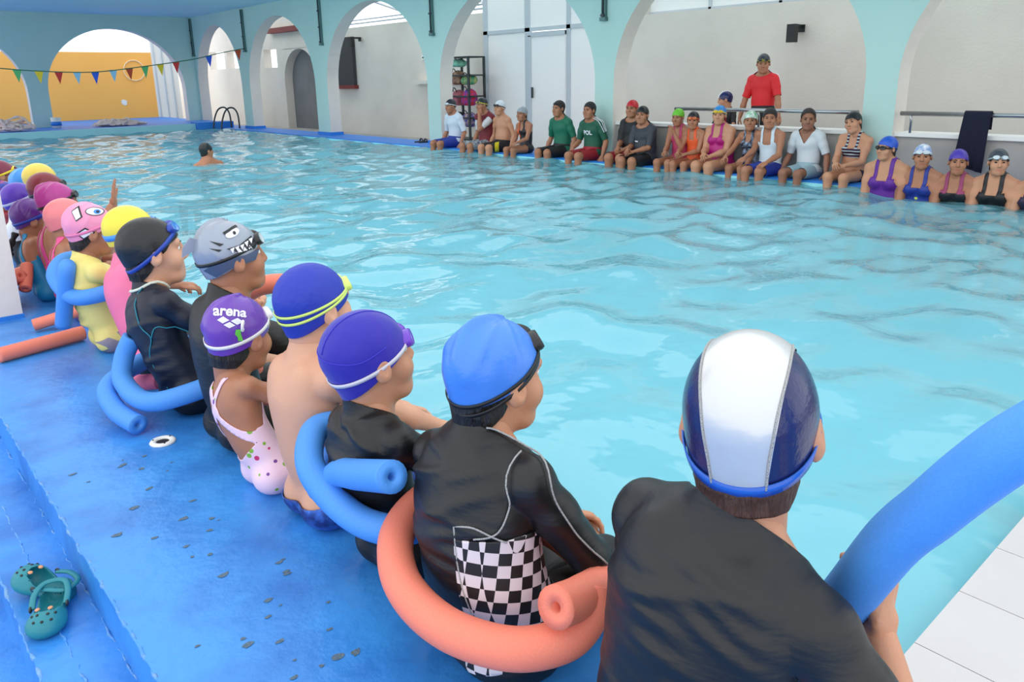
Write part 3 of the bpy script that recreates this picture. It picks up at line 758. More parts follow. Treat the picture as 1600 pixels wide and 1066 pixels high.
for i in range(len(top)-1):
    a, b = top[i], top[i+1]; mb.add([a, b, (10.6, b[1], 2.05), (10.6, a[1], 2.05)], [(0, 1, 2, 3)]); mb.add([a, b, (10.85, b[1], b[2]), (10.85, a[1], a[2])], [(0, 1, 2, 3)])
S(mb.build('trim_17', M_CREAM));
S(MB().box((10.45, 19.6, 2.50), (10.62, 22.6, 2.64)).build('trim_18', M_RED))
# glazed door wall behind the fourth arch
gw = S(MB().box((10.55, 12.62, -.2), (10.62, 12.75, 3.3)).box((10.55, 9.2, 1.98), (10.62, 12.75, 2.05)).box((10.55, 9.2, -.2), (10.62, 9.3, 3.3)).box((10.55, 10.28, -.2), (10.62, 10.38, 3.3)).box((10.55, 11.36, -.2), (10.62, 11.50, 3.3)).build('window_20', M_FRAME))
for y0, y1, z0, z1 in ((9.3, 10.28, -.2, 1.98), (9.3, 10.28, 2.05, 3.3), (10.38, 11.36, 2.05, 3.3), (11.5, 12.62, -.2, 1.98), (11.5, 12.62, 2.05, 3.3)):
    MB().box((10.57, y0, z0), (10.59, y1, z1)).build('pane', M_FROST, gw)
d = S(MB().box((10.52, 10.38, -.2), (10.58, 11.36, 1.95)).build('door_2', M_FROST)); MB().box((10.50, 10.38, 1.88), (10.60, 11.36, 1.96)).box((10.50, 11.28, -.2), (10.60, 11.36, 1.9)).build('door_frame', M_FRAME, d); MB().box((10.47, 11.22, .75), (10.5, 11.25, .95)).build('handle', M_DARKS, d)
for i, y in enumerate((9.6, 12.4, 15.2, 18.0)): # roof bars over the passage
    S(MB().tube([(8.8, y, 2.95), (10.7, y+.5, 2.62)], .025, 8).build('trim_%d' % (20+i), M_FRAME, None, True))
for i, z in enumerate((2.50, 2.58)): S(MB().tube([(10.58, 12.7, z), (10.58, 20, z)], .018, 8).build('trim_%d' % (30+i), M_FRAME, None, True))
o = S(MB().box((10.5, 17.9, 1.0), (10.59, 18.75, 2.2)).build('window_21', M_SHADE)); S(MB().box((10.46, 17.85, .93), (10.6, 18.8, 1.02)).build('trim_33', M_RED))
S(MB().box((10.40, 13.3, 1.03), (10.6, 15.2, 1.12)).build('trim_34', M_CREAM))
# low wall with ledge behind the seated adults
for i, (a, b) in enumerate(((-.2, 3.55), (3.89, 7.45))):
    S(MB().box((8.62, a, -.1), (8.84, b, .46)).build('wall_low_%d' % (i+1), M_CONC)); S(MB().box((8.58, a, .46), (8.90, b, .50)).build('trim_%d' % (35+i), M_WHITE))

# ------------------------------------------------------------------ things along the walls
def thing(name, label, cat, loc=(0, 0, 0), group=None): return tag(empty(name, loc), label, cat, group)
G_PIPE = 'conduits on the arcade columns'
for y, lab in ((23.25, 'grey conduit running down the corner where the arcades meet'), (19.70, 'grey conduit on the column where the flag line is tied'), (15.72, 'grey conduit on the column beside the dark grey blind'), (11.68, 'grey conduit on the column beside the bag shelf'), (7.62, 'grey conduit on the column behind the man in the green jersey')):
    t = thing('conduit', lab, 'pipe', (8.49, y, 1.9), G_PIPE)
    MB().box((-.02, -.035, 0), (.03, .035, .99)).build('channel', M_PIPE, t); MB().tube([(-.025, 0, .02), (-.025, 0, .98)], .014, 8).build('cable', M_DARKS, t, True)
    for z in (.03, .33, .66): MB().box((-.045, -.03, z), (-.005, .03, z+.03)).build('clip', M_DARKS, t)
    MB().box((-.04, -.05, -.03), (.03, .05, .02)).build('end_box', M_PIPE, t)
# pool ladder
t = thing('pool_ladder', 'steel pool ladder with two bent handrails in the far corner', 'ladder', (8.1, 20.6, -.06))
for y in (-.27, .27): MB().tube(catmull([(-.2, y, -.8), (-.19, y, -.1), (-.15, y, .22), (-.02, y, .50), (.16, y, .56), (.28, y, .40), (.30, y, .03)], 6), .021, 10).build('handrail', M_DARKS, t, True)
for z in (-.25, -.5): MB().box((-.23, -.27, z), (-.15, .27, z+.03)).build('rung', M_DARKS, t)
# bunting
t = thing('flag_line', 'green cord of coloured pennants strung across the pool', 'bunting', (0, 19.7, 0))
bp = np.array([(1.2, 1.78), (2.2, 1.60), (3.14, 1.50), (3.84, 1.44), (4.9, 1.41), (6.01, 1.53), (7.14, 1.69), (7.78, 1.83), (8.47, 1.96)])
MB().tube(catmull([(x, 0, z) for x, z in bp], 6), .012, 6).build('cord', mat('green_cord', srgb(40, 110, 80), .6), t, True)
FC = {'g': srgb(90, 180, 110), 'y': srgb(232, 200, 50), 'r': srgb(206, 50, 50), 'l': srgb(150, 200, 228), 'b': srgb(40, 90, 210), 'o': srgb(190, 74, 40)}
for x, c in ((3.44, 'g'), (3.84, 'y'), (4.22, 'r'), (4.58, 'l'), (4.95, 'b'), (5.33, 'l'), (5.68, 'o'), (6.03, 'g'), (6.38, 'y'), (6.75, 'r'), (7.55, 'b'), (8.3, 'o')):
    z = np.interp(x, bp[:, 0], bp[:, 1]); q = random.uniform(-.05, .05)
    obj('flag', [(x-.085, .002, z), (x+.085, .002, z), (x, q, z-.27), (x-.085, -.002, z), (x+.085, -.002, z), (x, q-.004, z-.27)], [(0, 1, 2), (5, 4, 3), (0, 2, 5, 3), (1, 4, 5, 2)], mat('flag_'+c, FC[c], .7), t, False)
# hoop and splash mark on the orange wall, rope piles, tub
h = MB().tube([(7.92+.31*math.cos(a), 26.97, 1.56+.31*math.sin(a)) for a in np.linspace(0, 2*math.pi, 40, endpoint=False)], .014, 8, closed=True).build('hoop', mat('cream_plastic', srgb(246, 226, 190), .5), None, True); tag(h, 'pale round hoop hung on the orange wall', 'hoop')
n = 11; a = np.linspace(0, 2*np.pi, n, endpoint=False); r = .07+.04*np.random.rand(n)
o = obj('plaster_patch', [(7.5+q*math.cos(k), 26.995-d_, .58+q*math.sin(k)) for d_ in (0, .006) for q, k in zip(r, a)], [tuple(range(n, 2*n))]+[(i, (i+1) % n, n+(i+1) % n, n+i) for i in range(n)], M_WHITE, None, False); tag(o, 'white bare patch low on the orange wall', 'patch')
def rope_pile(loc, label, seed, w, hgt):
    rng = np.random.RandomState(seed); pts = []
    for i in range(46):
        a = rng.uniform(0, 2*np.pi); q = math.sqrt(rng.rand()); x = w*q*math.cos(a); y = .28*q*math.sin(a); pts.append((x, y, .045+hgt*(1-q)*rng.rand()))
    P_ = catmull(pts, 9); r_ = .030+.012*np.sin(np.arange(len(P_))*1.9)
    o = MB().tube(P_, r_, 7).build('lane_rope', mat('faded_pink_rope', srgb(240, 214, 200), .7, vary=(9, .5, srgb(214, 190, 186))), None, True); o.location = loc; return tag(o, label, 'rope', 'heaps of lane rope at the far end')
rope_pile((3.55, 22.0, .09), 'heaped pale lane rope beside the teal arch pillar', 3, .55, .42); rope_pile((5.95, 22.2, .09), 'low heap of lane rope in front of the orange wall', 4, .62, .24)
t = thing('bucket', 'small white and blue tub beside the teal arch pillar', 'bucket', (4.62, 22.7, .09))
MB().tube([(0, 0, 0), (0, 0, .26)], (.10, .12), 16).build('tub', M_WHITE, t, True); MB().tube([(0, 0, .06), (0, 0, .16)], .122, 16).build('band', M_BTRIM, t, True)
# rails and towel behind the low wall
for y0, y1, lab in ((3.95, 6.40, 'steel handrail in front of the man in the red tee'), (-.1, 3.5, 'steel handrail with the navy towel on it')):
    t = thing('handrail', lab, 'handrail', (8.56, 0, 0), 'handrails on the low wall'); MB().tube([(0, y0, .70), (0, y1, .70)], .024, 10).build('bar', M_STEEL, t, True)
    for y in np.linspace(y0+.1, y1-.1, 3): MB().tube([(.03, y, .50), (.03, y, .62), (0, y, .69)], .014, 8).build('post', M_STEEL, t, True)
def towel():
    us = np.linspace(0, 1, 17); prof = [(8.60, .56), (8.597, .64), (8.594, .70), (8.58, .735), (8.56, .74), (8.535, .73), (8.522, .69), (8.515, .50), (8.51, .34), (8.505, .18)]
    V = []
    for j, (x, z) in enumerate(prof):
        for u in us:
            k = max(0, (.70-z))/.5 if j > 4 else 0
            V.append((x-.012*k+.010*math.sin(u*21+z*4)*k, 2.76+.24*(u-.5)*(1+.12*k)+.02*k, z+.12*k*(.5-u)*-.6))
    F = [(j*17+i, j*17+i+1, (j+1)*17+i+1, (j+1)*17+i) for j in range(9) for i in range(16)]
    o = obj('towel', V, F, mat('navy_terry', srgb(20, 22, 48), .9, bump=(300, .5))); m = o.modifiers.new('t', 'SOLIDIFY'); m.thickness = .010; tag(o, 'navy towel hanging folded over the steel handrail', 'towel')
towel()
# lamp brackets, arrow sign, sandals
for loc, lab in (((10.6, 5.81, 1.71), 'black bracket lamp on the cream wall above the handrail'), ((10.55, 17.55, 2.10), 'black bracket lamp beside the dark grey blind')):
    t = thing('wall_lamp', lab, 'lamp', loc, 'black bracket lamps'); MB().box((-.03, -.05, -.03), (0, .05, .07)).build('wall_plate', M_BLACK, t); MB().box((-.25, -.025, .03), (-.02, .025, .07)).build('bracket', M_BLACK, t); MB().box((-.30, -.06, -.17), (-.20, .06, .07)).build('lamp_head', M_BLACK, t)
t = thing('exit_sign', 'small white sign with a dark arrow on the cream wall', 'sign', (10.59, 14.9, 1.61)); MB().box((-.012, -.11, -.055), (0, .11, .055)).build('plate', M_WHITE, t)
obj('arrow', [(-.0135, .07, .015), (-.0135, -.02, .015), (-.0135, -.02, .038), (-.0135, -.085, 0), (-.0135, -.02, -.038), (-.0135, -.02, -.015), (-.0135, .07, -.015)], [tuple(range(7))], mat('sign_green', srgb(40, 70, 60), .6), t, False)
for k, dy in enumerate((0, .14)):
    t = thing('sandal', 'dark sandal left on the sill beside the arcade column', 'sandal', (8.62, 12.25+dy, -.03), 'pair of sandals by the column')
    a = np.linspace(0, 2*np.pi, 18, endpoint=False); mb = MB(); V = [(.13*math.cos(q), .045*math.sin(q)*(1+.15*math.cos(q)), z) for z in (0, .022) for q in a]
    mb.add(V, [tuple(range(17, -1, -1)), tuple(range(18, 36))]+[(i, (i+1) % 18, 18+(i+1) % 18, 18+i) for i in range(18)]); mb.build('sole', M_BLACK, t); MB().tube(catmull([(.03, -.05, .02), (.03, -.03, .055), (.03, 0, .068), (.03, .03, .055), (.03, .05, .02)], 4), .014, 8).build('strap', M_DARKS, t, True)
# bag shelf
t = thing('shelf_unit', 'dark metal shelf unit full of bags behind the seated men', 'shelf', (10.05, 12.75, -.2))
for x in (-.2, .2):
    for y in (-.36, .36): MB().box((x-.02, y-.02, 0), (x+.02, y+.02, 1.75)).build('upright', M_DARKS, t)
for z in (.12, .55, .97, 1.38, 1.73): MB().box((-.21, -.38, z), (.21, .38, z+.03)).build('shelf', M_DARKS, t)
def bag(loc, sz, col, lab, seed, pocket=None):
    rng = np.random.RandomState(seed); pr = [el((0, 0, sz[2]*.5), (sz[0], sz[1], sz[2]*.55), k=.03), el((-.02, sz[1]*.3, sz[2]*.35), (sz[0]*.9, sz[1]*.6, sz[2]*.38), k=.04), el((-.02, -sz[1]*.35, sz[2]*.4), (sz[0]*.9, sz[1]*.55, sz[2]*.42), k=.04)]
    fn = lambda X: np.maximum(union(X, pr), .002-X[:, 2])+.006*np.sin(X[:, 1]*60+seed)*np.sin(X[:, 2]*50)
    Vs, Q = iso(fn, (-sz[0]*1.2, -sz[1]*1.2, 0), (sz[0]*1.2, sz[1]*1.2, sz[2]*1.2), .014)
    tt = thing('bag', lab, 'bag', loc, 'bags on the metal shelf'); obj('sack', Vs, Q, mat('bag_%d' % seed, col, .7, vary=(14, .9, pocket or tuple(c*.5 for c in col[:3])+(1,))), tt)
    MB().tube(catmull([(-sz[0]*.7, -sz[1]*.4, sz[2]*.92), (-sz[0]*.8, -sz[1]*.15, sz[2]*1.15), (-sz[0]*.8, sz[1]*.15, sz[2]*1.15), (-sz[0]*.7, sz[1]*.4, sz[2]*.92)], 5), .010, 6).build('handle', M_BLACK, tt, True)
for y, z, sz, c, lab, pk in ((.17, 1.56, (.16, .17, .15), (150, 220, 190), 'pale mint bundle on top of the metal shelf', None), (.20, 1.21, (.15, .15, .27), (120, 84, 70), 'brown patterned bag on the top level of the shelf', (200, 160, 130)), (-.16, 1.21, (.15, .17, .20), (50, 150, 120), 'green bag on the top level of the shelf', (210, 190, 90)),
                          (.20, .80, (.15, .16, .30), (190, 110, 120), 'dusty pink bag on the middle level of the shelf', None), (-.15, .80, (.15, .17, .32), (206, 40, 50), 'red and blue backpack on the middle level of the shelf', (40, 70, 190)), (.18, .38, (.15, .15, .28), (40, 40, 46), 'black bag on the lower level of the shelf', None), (-.14, .38, (.16, .18, .28), (60, 70, 150), 'multicoloured bag on the lower level of the shelf', (230, 190, 150))):
    bag((10.03, 12.75+y, z-.2 if z > 1.5 else z-.03-.2+.03), sz, srgb(*c), lab, int(z*100+y*10+20), srgb(*pk) if pk else None)
# deck drain ring and clogs
t = thing('drain', 'white ring drain set in the blue deck', 'drain', (.655, 2.47, 0))
MB().tube([(.030*math.cos(a), .030*math.sin(a), .003) for a in np.linspace(0, 2*math.pi, 28, endpoint=False)], .0105, 8, closed=True, flat=.6).build('ring', M_WHITE, t, True); MB().tube([(0, 0, -.002), (0, 0, .003)], .022, 20).build('hole', M_BLACK, t)
for a in (.4, 2.5, 4.6): MB().tube([(.030*math.cos(a), .030*math.sin(a), .006), (.030*math.cos(a), .030*math.sin(a), .0105)], .003, 8).build('screw', M_DARKS, t)
M_CLOG = mat('teal_foam_clog', srgb(30, 128, 140), .5, bump=(60, .1))
def clog(loc, rz, rx, lab):
    t = tag(empty('clog', loc, rz), lab, 'clog', 'pair of teal clogs'); t.rotation_euler = (rx, 0, rz)
    body = [fc((0, -.045, .018), (0, .035, .018), .030, .038, (0, 0, 1), .45, .02), el((0, .032, .024), (.039, .046, .032), k=.02), rc((0, -.055, .014), (0, -.05, .030), .030, .029, .02)]
    cav = [rc((0, -.050, .034), (0, .020, .034), .024, .026, .02), rc((0, -.045, .06), (0, -.012, .065), .027, .026, .02)]
    fn = lambda X: np.maximum(np.maximum(union(X, body), -union(X, cav)), .001-X[:, 2])
    Vs, Q = iso(fn, (-.06, -.10, 0), (.06, .09, .08), .003); obj('shell', Vs, Q, M_CLOG, t)
    MB().tube(catmull([(-.036, -.006, .036), (-.036, -.045, .050), (-.020, -.082, .054), (.020, -.082, .054), (.036, -.045, .050), (.036, -.006, .036)], 6), .0075, 8, flat=.5).build('heel_strap', M_CLOG, t, True)
    for sx in (-1, 1): Vs, Fs = ball((sx*.039, -.006, .036), (.004, .008, .008), 10, 6); obj('rivet', Vs, Fs, M_DARKS, t)
    for x, y in ((-.018, .055), (.0, .060), (.018, .055), (-.024, .036), (.024, .036), (-.010, .042), (.012, .040)):
        p = cast(lambda X: union(X, body), V3(x, y, .0)[None], V3(0, .12, 1)[None]/1.0072, .12, .0)[0]; Vs, Fs = ball(p, (.0038, .0042, .0022), 8, 5); obj('vent_hole', Vs, Fs, M_BLACK, t)
    for x, y in ((-.012, .028), (.016, .024)):
        p = cast(lambda X: union(X, body), V3(x, y, .0)[None], V3(0, 0, 1)[None], .12, .0)[0]; Vs, Fs = ball(p, (.006, .006, .003), 10, 5); obj('charm', Vs, Fs, mat('charm', srgb(214, 150, 110), .5), t)
clog((.205, 1.93, -.12), rad(158), 0, 'teal foam clog lying with its toe towards the lower step'); clog((.215, 2.06, -.112), rad(35), rad(14), 'teal foam clog tipped open against the other clog')

# ------------------------------------------------------------------ foam noodles
def foam(n, c): return mat('foam_'+n, srgb(*c), .6, bump=(420, .10), vary=(260, .30, tuple(min(1, v*1.25) for v in srgb(*c)[:3])+(1,)))
M_NB, M_NS, M_NL, M_NP = foam('blue', (74, 146, 226)), foam('salmon', (238, 130, 106)), foam('lime', (168, 224, 108)), foam('pink', (240, 120, 150))
def noodle(pts, m, label, r=.034, per=10, base=None, rz=0., n=18):
    P_ = catmull(pts, per); o = MB().tube(P_, r, n, hole=r*.28).build('pool_noodle', m, None, True)
    if base is not None: o.location = base; o.rotation_euler = (0, 0, rz)
    return tag(o, label, 'pool noodle', 'foam pool noodles')

# ------------------------------------------------------------------ the children along the near edge
RZ = rad(-90)
def swim(n, c, r=.32, b=None, v=None): return mat(n, srgb(*c), r, bump=b or (120, .08), vary=v)
M_BLK = mat('black_lycra', srgb(15, 15, 17), .46, bump=(7, .4, (1, .5, 2.4)))
M_NAVY = mat('navy_lycra', srgb(14, 20, 40), .48, bump=(9, .3, (1, .5, 2.2)))
M_SEAM = mat('white_thread', srgb(206, 206, 206), .7, bump=(400, .8))
def kid(Xp, Yp, head_at, label, hs=.93, tone='a', head=(0, 0, 0), group='children sitting along the near edge of the pool', kind='k', **kw):
    """pelvis at (Xp, Yp) on the deck, head centre at head_at in the room; they face the water"""
    dx, dy = head_at[0]-Xp, head_at[1]-Yp
    aim = (-dy, dx, head_at[2])                     # own frame: y forward is +X of the room, x right is -Y
    legs = kw.pop('legs', None)
    return Person((Xp, Yp, 0), RZ, label, group, s=.75, hs=hs, tone=tone, kind=kind, head=head, aim=aim, legs=legs, **kw)
def surf_line(P, pts, r, m, name, per=8, off=.006, parent=None):
    Q = snap(P.sdf, catmull(pts, per), off, 5); V, F_ = tube_geo(Q, r, 6); return obj(name, V, F_, m, parent or P.root)
def ring(P, spec, rx=.20, ry=.17, cy=0.):
    """points round the waist: angle 0 = back, 90 = right side"""
    return [(rx*dr*math.sin(rad(a)), cy-ry*dr*math.cos(rad(a)), z) for a, z, dr in spec]

# nearest child: navy cap with a silver panel, black rash guard with an orange side
k1 = kid(.83, .56, (.90, .525, .645), 'child in black rash guard and navy cap with a silver panel', hs=1.09, head=(24, -4, -3), fat=1.15, sh=1.0, h=.007,
         hands={1: (.205, .16, .36), -1: (-.10, .28, .16)}, hpose=('rest', 'grip'), poles={1: (.75, .0, -1), -1: (-.8, -.4, -.6)}, hnorm={1: ((.9, .3, .2), (-.1, .5, .8))})
g = k1.cloth('rash_guard', k1.f_shirt(.80, sleeve_r=.62), M_BLK, .005, wr=.008, folds=21)
fo = k1.f_shirt(.5); fo = np.minimum(fo, np.minimum(.355*k1.s-k1.w, np.minimum(k1.u-.085*k1.s, .05*k1.s-k1.v))); fo[(k1.own == 1) | (k1.own == 2)] = -1
k1.cloth('side_panel', fo, mat('orange_lycra', srgb(240, 96, 50), .45, bump=(30, .4)), .012, label='bright orange side panel')
k1.cloth('shorts', k1.f_shorts(.34), M_BLK, .006)
k1.hair(.003, m=mat('hair_brown', srgb(70, 42, 26), .5, bump=(90, .9, (1, 1, .15))))
M_CNAVY = swim('navy_coated_cap', (26, 34, 86), .22); c = k1.cap(M_CNAVY, c=-.022)
M_SILV = mat('silver_coated_cap', srgb(206, 206, 206), .26, .35, bump=(14, .12))
def cap_panel(P, name, m, f, off=.0022, lab=None, c=-.022):
    pr = [el((0, -.013, .033), (.0805, .1015, .0935), k=.02), el((0, .020, -.006), (.070, .076, .078), k=.04), rc((0, -.03, -.03), (0, -.028, -.07), .062, .058, .03)]
    Vs, Q = iso(lambda X: union(X, pr)-off, (-.1, -.13, -.13), (.1, .12, .14), .004); fv = np.minimum(f(Vs), Vs@V3(0, -.419, .908)-c)
    Vc, Fc, _ = clip(Vs, Q, fv); o = obj(name, P.hw(Vc), Fc, m, P.capo)
    if lab: o['label'] = lab
    return o
cap_panel(k1, 'panel', M_SILV, lambda X: .034+.018*np.clip((X[:, 2]+.03)/.13, 0, 1)-np.abs(X[:, 0]), lab='silver centre panel')
def cap_line(P, pts, r, m, name='seam', off=.003, per=10):
    Q = catmull(pts, per); d = Q-V3(0, 0, .01); d /= np.linalg.norm(d, axis=1)[:, None]; Q = cast(P.capfn, np.tile(V3(0, 0, .01), (len(Q), 1)), d, .2, off); V, F_ = tube_geo(Q, r, 6); return obj(name, P.hw(V), F_, m, P.capo)
for sg in (-1, 1): cap_line(k1, [(sg*.046, .09, .05), (sg*.052, .05, .11), (sg*.052, -.03, .11), (sg*.047, -.10, .065), (sg*.039, -.11, .005), (sg*.035, -.10, -.05)], .0016, M_SEAM)
M_BLUEG = mat('clear_blue_silicone', srgb(34, 92, 190), .2); k1.goggles(M_BLUEG, mat('blue_lens', srgb(60, 130, 210), .1), z=.030, tilt=.42, width=.016)
noodle([(.13, .16, .33), (.169, .145, .414), (.222, .125, .53), (.263, .115, .596), (.305, .108, .663), (.35, .105, .725), (.43, .12, .81)], M_NB, 'blue noodle held out over the water by the child in the silver-panelled cap', .036, base=(.83, .56, 0), rz=RZ)

# second child: light blue cap, checked side panel, salmon noodle
k2 = kid(.86, 1.03, (.905, 1.085, .555), 'heavyset child in black rash guard with a black and white checked side panel', hs=.97, head=(-4, -2, 2), fat=1.40, sh=1.15, arm=1.12, h=.007,
         hands={1: (.13, .25, .15), -1: (-.10, .27, .15)}, poles={1: (.8, -.5, -.9), -1: (-.8, -.5, -.9)})
k2.cloth('rash_guard', k2.f_shirt(.86), M_BLK, .005, wr=.003, folds=8); k2.cloth('shorts', k2.f_shorts(.36, .02), M_BLK, .008)
def checks():
    m = mat('checked_lycra', srgb(220, 214, 216), .5); nt = m.node_tree; b = nt.nodes['Principled BSDF']; ck = nt.nodes.new('ShaderNodeTexChecker'); ck.inputs['Scale'].default_value = 42; ck.inputs['Color1'].default_value = srgb(216, 204, 210); ck.inputs['Color2'].default_value = srgb(18, 18, 20)
    tc = nt.nodes.new('ShaderNodeTexCoord'); mp = nt.nodes.new('ShaderNodeMapping'); mp.inputs['Rotation'].default_value = (.2, .1, .3); nt.links.new(tc.outputs['Object'], mp.inputs[0]); nt.links.new(mp.outputs[0], ck.inputs[0]); nt.links.new(ck.outputs[0], b.inputs['Base Color']); return m
s2 = k2.s; fp = np.minimum(np.minimum(k2.u-.075*s2, .33*s2-k2.w), np.minimum(k2.w-.0*s2, np.minimum(.06*s2-k2.v, 9))); fp[(k2.own != 0)] = -1
k2.cloth('side_panel', fp, checks(), .0115, label='black and white checked side panel')
j, e_, w_ = k2.arms[1]; nb, X2, Y2, U2 = k2.nb, k2.X2, k2.Y2, k2.U2
for pts in ([nb+U2*.045*s2+X2*.06*s2-Y2*.04*s2, j+U2*.055*s2-X2*.02*s2, j+X2*.055*s2, (j+e_)/2+X2*.05*s2-Y2*.02*s2, e_+X2*.04*s2], [j+U2*.055*s2-X2*.02*s2-Y2*.02*s2, j-Y2*.06*s2-U2*.04*s2, j-Y2*.07*s2-U2*.12*s2-X2*.03*s2, k2.c1+X2*.12*s2-Y2*.09*s2-U2*.06*s2],
            [k2.c1+X2*.075*s2-Y2*.12*s2-U2*.04*s2, k2.w1+X2*.08*s2-Y2*.13*s2, k2.p0+X2*.08*s2-Y2*.14*s2+V3(0, 0, .04)], [k2.c1+X2*.075*s2-Y2*.12*s2-U2*.04*s2, k2.c1+X2*.12*s2-Y2*.09*s2-U2*.03*s2, k2.c1+X2*.15*s2-Y2*.03*s2-U2*.05*s2]):
    surf_line(k2, pts, .0018, M_SEAM, 'stitching', off=.012)
k2.hair(.003); k2.face(); k2.cap(swim('light_blue_silicone', (70, 132, 226), .28), c=.006, folds=3, label='light blue silicone cap')
k2.goggles(M_BLACK, mat('smoke_lens', srgb(30, 30, 36), .08), z=.070, tilt=.62, width=.012, double=.007)
noodle([(.240, -.080, .262), (.225, .00, .235), (.165, .115, .185), (.03, .165, .18), (-.12, .145, .19), (-.21, .08, .22)]+ring(k2, [(-90, .235, 1.02), (-55, .215, 1.02), (-20, .19, 1.0), (15, .175, 1.0), (48, .17, 1.03), (74, .18, 1.06), (90, .21, 1.05), (98, .24, 1.0)], .23, .19, .0), M_NS, 'salmon noodle wrapped round the child with the checked side panel', .037, base=(.86, 1.03, 0), rz=RZ)

# third child: royal blue fabric cap, purple goggles, blue noodle tied in a knot
k3 = kid(.88, 1.40, (.835, 1.44, .515), 'child in plain black shirt and royal blue fabric cap with purple goggles', hs=.95, head=(-6, 10, 0), fat=1.05, h=.007, hands={1: (.10, .24, .15), -1: (-.10, .26, .15)})
k3.cloth('rash_guard', k3.f_shirt(.5), M_BLK, .006, wr=.004, folds=5); k3.cloth('shorts', k3.f_shorts(.36, .04), M_BLK, .007); k3.face()
k3.cap(mat('royal_blue_fabric', srgb(36, 24, 160), .6, bump=(14, .35), sheen=.2), c=-.012, low=-.15, label='royal blue fabric cap')
M_ROYS = mat('royal_thread', srgb(60, 52, 190), .6); cap_line(k3, [(-.06, -.06, .06), (-.02, -.10, .055), (.03, -.10, .045), (.075, -.05, .035), (.08, .02, .05)], .0012, M_ROYS, off=.001); cap_line(k3, [(.0, .095, .06), (.01, .04, .13), (.012, -.05, .13), (.01, -.105, .06)], .0012, M_ROYS, off=.001)
k3.goggles(mat('white_strap', srgb(210, 206, 214), .35), mat('purple_lens', srgb(110, 60, 200), .1), z=.028, tilt=.25, width=.010, rim=mat('purple_plastic', srgb(110, 60, 190), .25))
def knot(base, m, lab, rx=.175, ry=.125, z=.225, r=.033, end=(.225, -.165, .375)):
    pts = [(rx*.95, .16, z+.02), (rx*1.14, .02, z), (rx*.98, -ry*.75, z-.02), (rx*.45, -ry*1.16, z-.03), (-rx*.20, -ry*1.34, z-.005), (-rx*.70, -ry*1.36, z+.045), (-rx*1.12, -ry*.90, z+.085), (-rx*1.10, -ry*.30, z+.07), (-rx*1.16, -ry*.55, z-.01), (-rx*.80, -ry*1.12, z-.035), (-rx*.20, -ry*1.12, z+.045), (rx*.35, -ry*1.22, z+.085), end]
    return noodle(pts, m, lab, r, base=base, rz=RZ)
knot((.88, 1.40, 0), M_NB, 'blue noodle knotted behind the child in the royal blue cap')

# fourth child: bare back, blue cap, lime straps
k4 = kid(.85, 1.72, (.875, 1.765, .56), 'bare-backed boy in blue cap with lime goggle straps', hs=.94, tone='c', head=(6, 2, 0), h=.008, hands={1: (.10, .34, .16), -1: (-.10, .34, .16)})
k4.cloth('swim_trunks', k4.f_shorts(.34, .03), mat('patterned_blue_trunks', srgb(24, 46, 120), .5, vary=(30, .9, srgb(60, 120, 220))), .006); k4.face()
k4.cap(mat('blue_fabric', srgb(30, 52, 168), .55, bump=(16, .4)), c=-.010, low=-.12, label='blue fabric cap'); k4.goggles(mat('lime_strap', srgb(214, 236, 120), .4), mat('teal_lens', srgb(50, 110, 140), .1), z=.050, tilt=.30, width=.012, double=.006)

# fifth child: small girl in a pink printed suit, purple lettered cap
k5 = kid(.81, 1.97, (.795, 2.09, .425), 'small girl in pale pink printed swimsuit and purple lettered cap', hs=.93, tone='b', head=(20, -6, 4), h=.007, hands={1: (.06, .26, .16), -1: (-.08, .26, .15)})
fs = np.maximum(k5.f_suit(front=.36, back=.14, strap=(.03, .03), leg=.04, side=.24), np.where((k5.v < .0) & (k5.w > .18*k5.s) & (k5.w < .52*k5.s) & (k5.own == 0), .021*k5.s-np.abs(np.abs(k5.u)-np.abs(.40*k5.s-k5.w)*.72), -1))
def printed():
    m = mat('pink_printed_lycra', srgb(238, 206, 226), .5); nt = m.node_tree; b = nt.nodes['Principled BSDF']; tc = nt.nodes.new('ShaderNodeTexCoord'); v = nt.nodes.new('ShaderNodeTexVoronoi'); v.inputs['Scale'].default_value = 30; r = nt.nodes.new('ShaderNodeValToRGB'); r.color_ramp.interpolation = 'CONSTANT'
    r.color_ramp.elements[0].color = (1, 1, 1, 1); r.color_ramp.elements[1].position = .24; r.color_ramp.elements[1].color = (0, 0, 0, 1); mx = nt.nodes.new('ShaderNodeMix'); mx.data_type = 'RGBA'; cr = nt.nodes.new('ShaderNodeValToRGB'); cr.color_ramp.interpolation = 'CONSTANT'
    for p_, c_ in ((.35, srgb(120, 60, 150)), (.6, srgb(130, 180, 60))): e2 = cr.color_ramp.elements.new(p_); e2.color = c_
    cr.color_ramp.elements[0].color = srgb(200, 50, 110); nt.links.new(tc.outputs['Object'], v.inputs['Vector']); nt.links.new(v.outputs['Distance'], r.inputs[0]); nt.links.new(v.outputs['Color'], cr.inputs[0]); nt.links.new(r.outputs[0], mx.inputs['Factor']); mx.inputs['A'].default_value = srgb(238, 206, 226); nt.links.new(cr.outputs[0], mx.inputs['B']); nt.links.new(mx.outputs['Result'], b.inputs['Base Color']); return m
k5.cloth('swimsuit', fs, printed(), .004); k5.hair(.003); k5.face()
k5.cap(mat('purple_silicone', srgb(104, 56, 168), .24, coat=.2), c=-.002, folds=5, label='purple silicone cap with white lettering')
M_PRINT = mat('white_print', srgb(232, 230, 238), .4); on, oo, ou = V3(.60, -.70, .36), V3(.0, -.010, .040), (0, 0, 1)
k5.decal('lettering', text_polys('arena', .040), M_PRINT, oo+V3(-.012, 0, .022), on, ou, k5.capo, sub=.0025)
dm = lambda x, y, w_, h_: [(x-w_, y), (x, y-h_), (x+w_, y), (x, y+h_)]
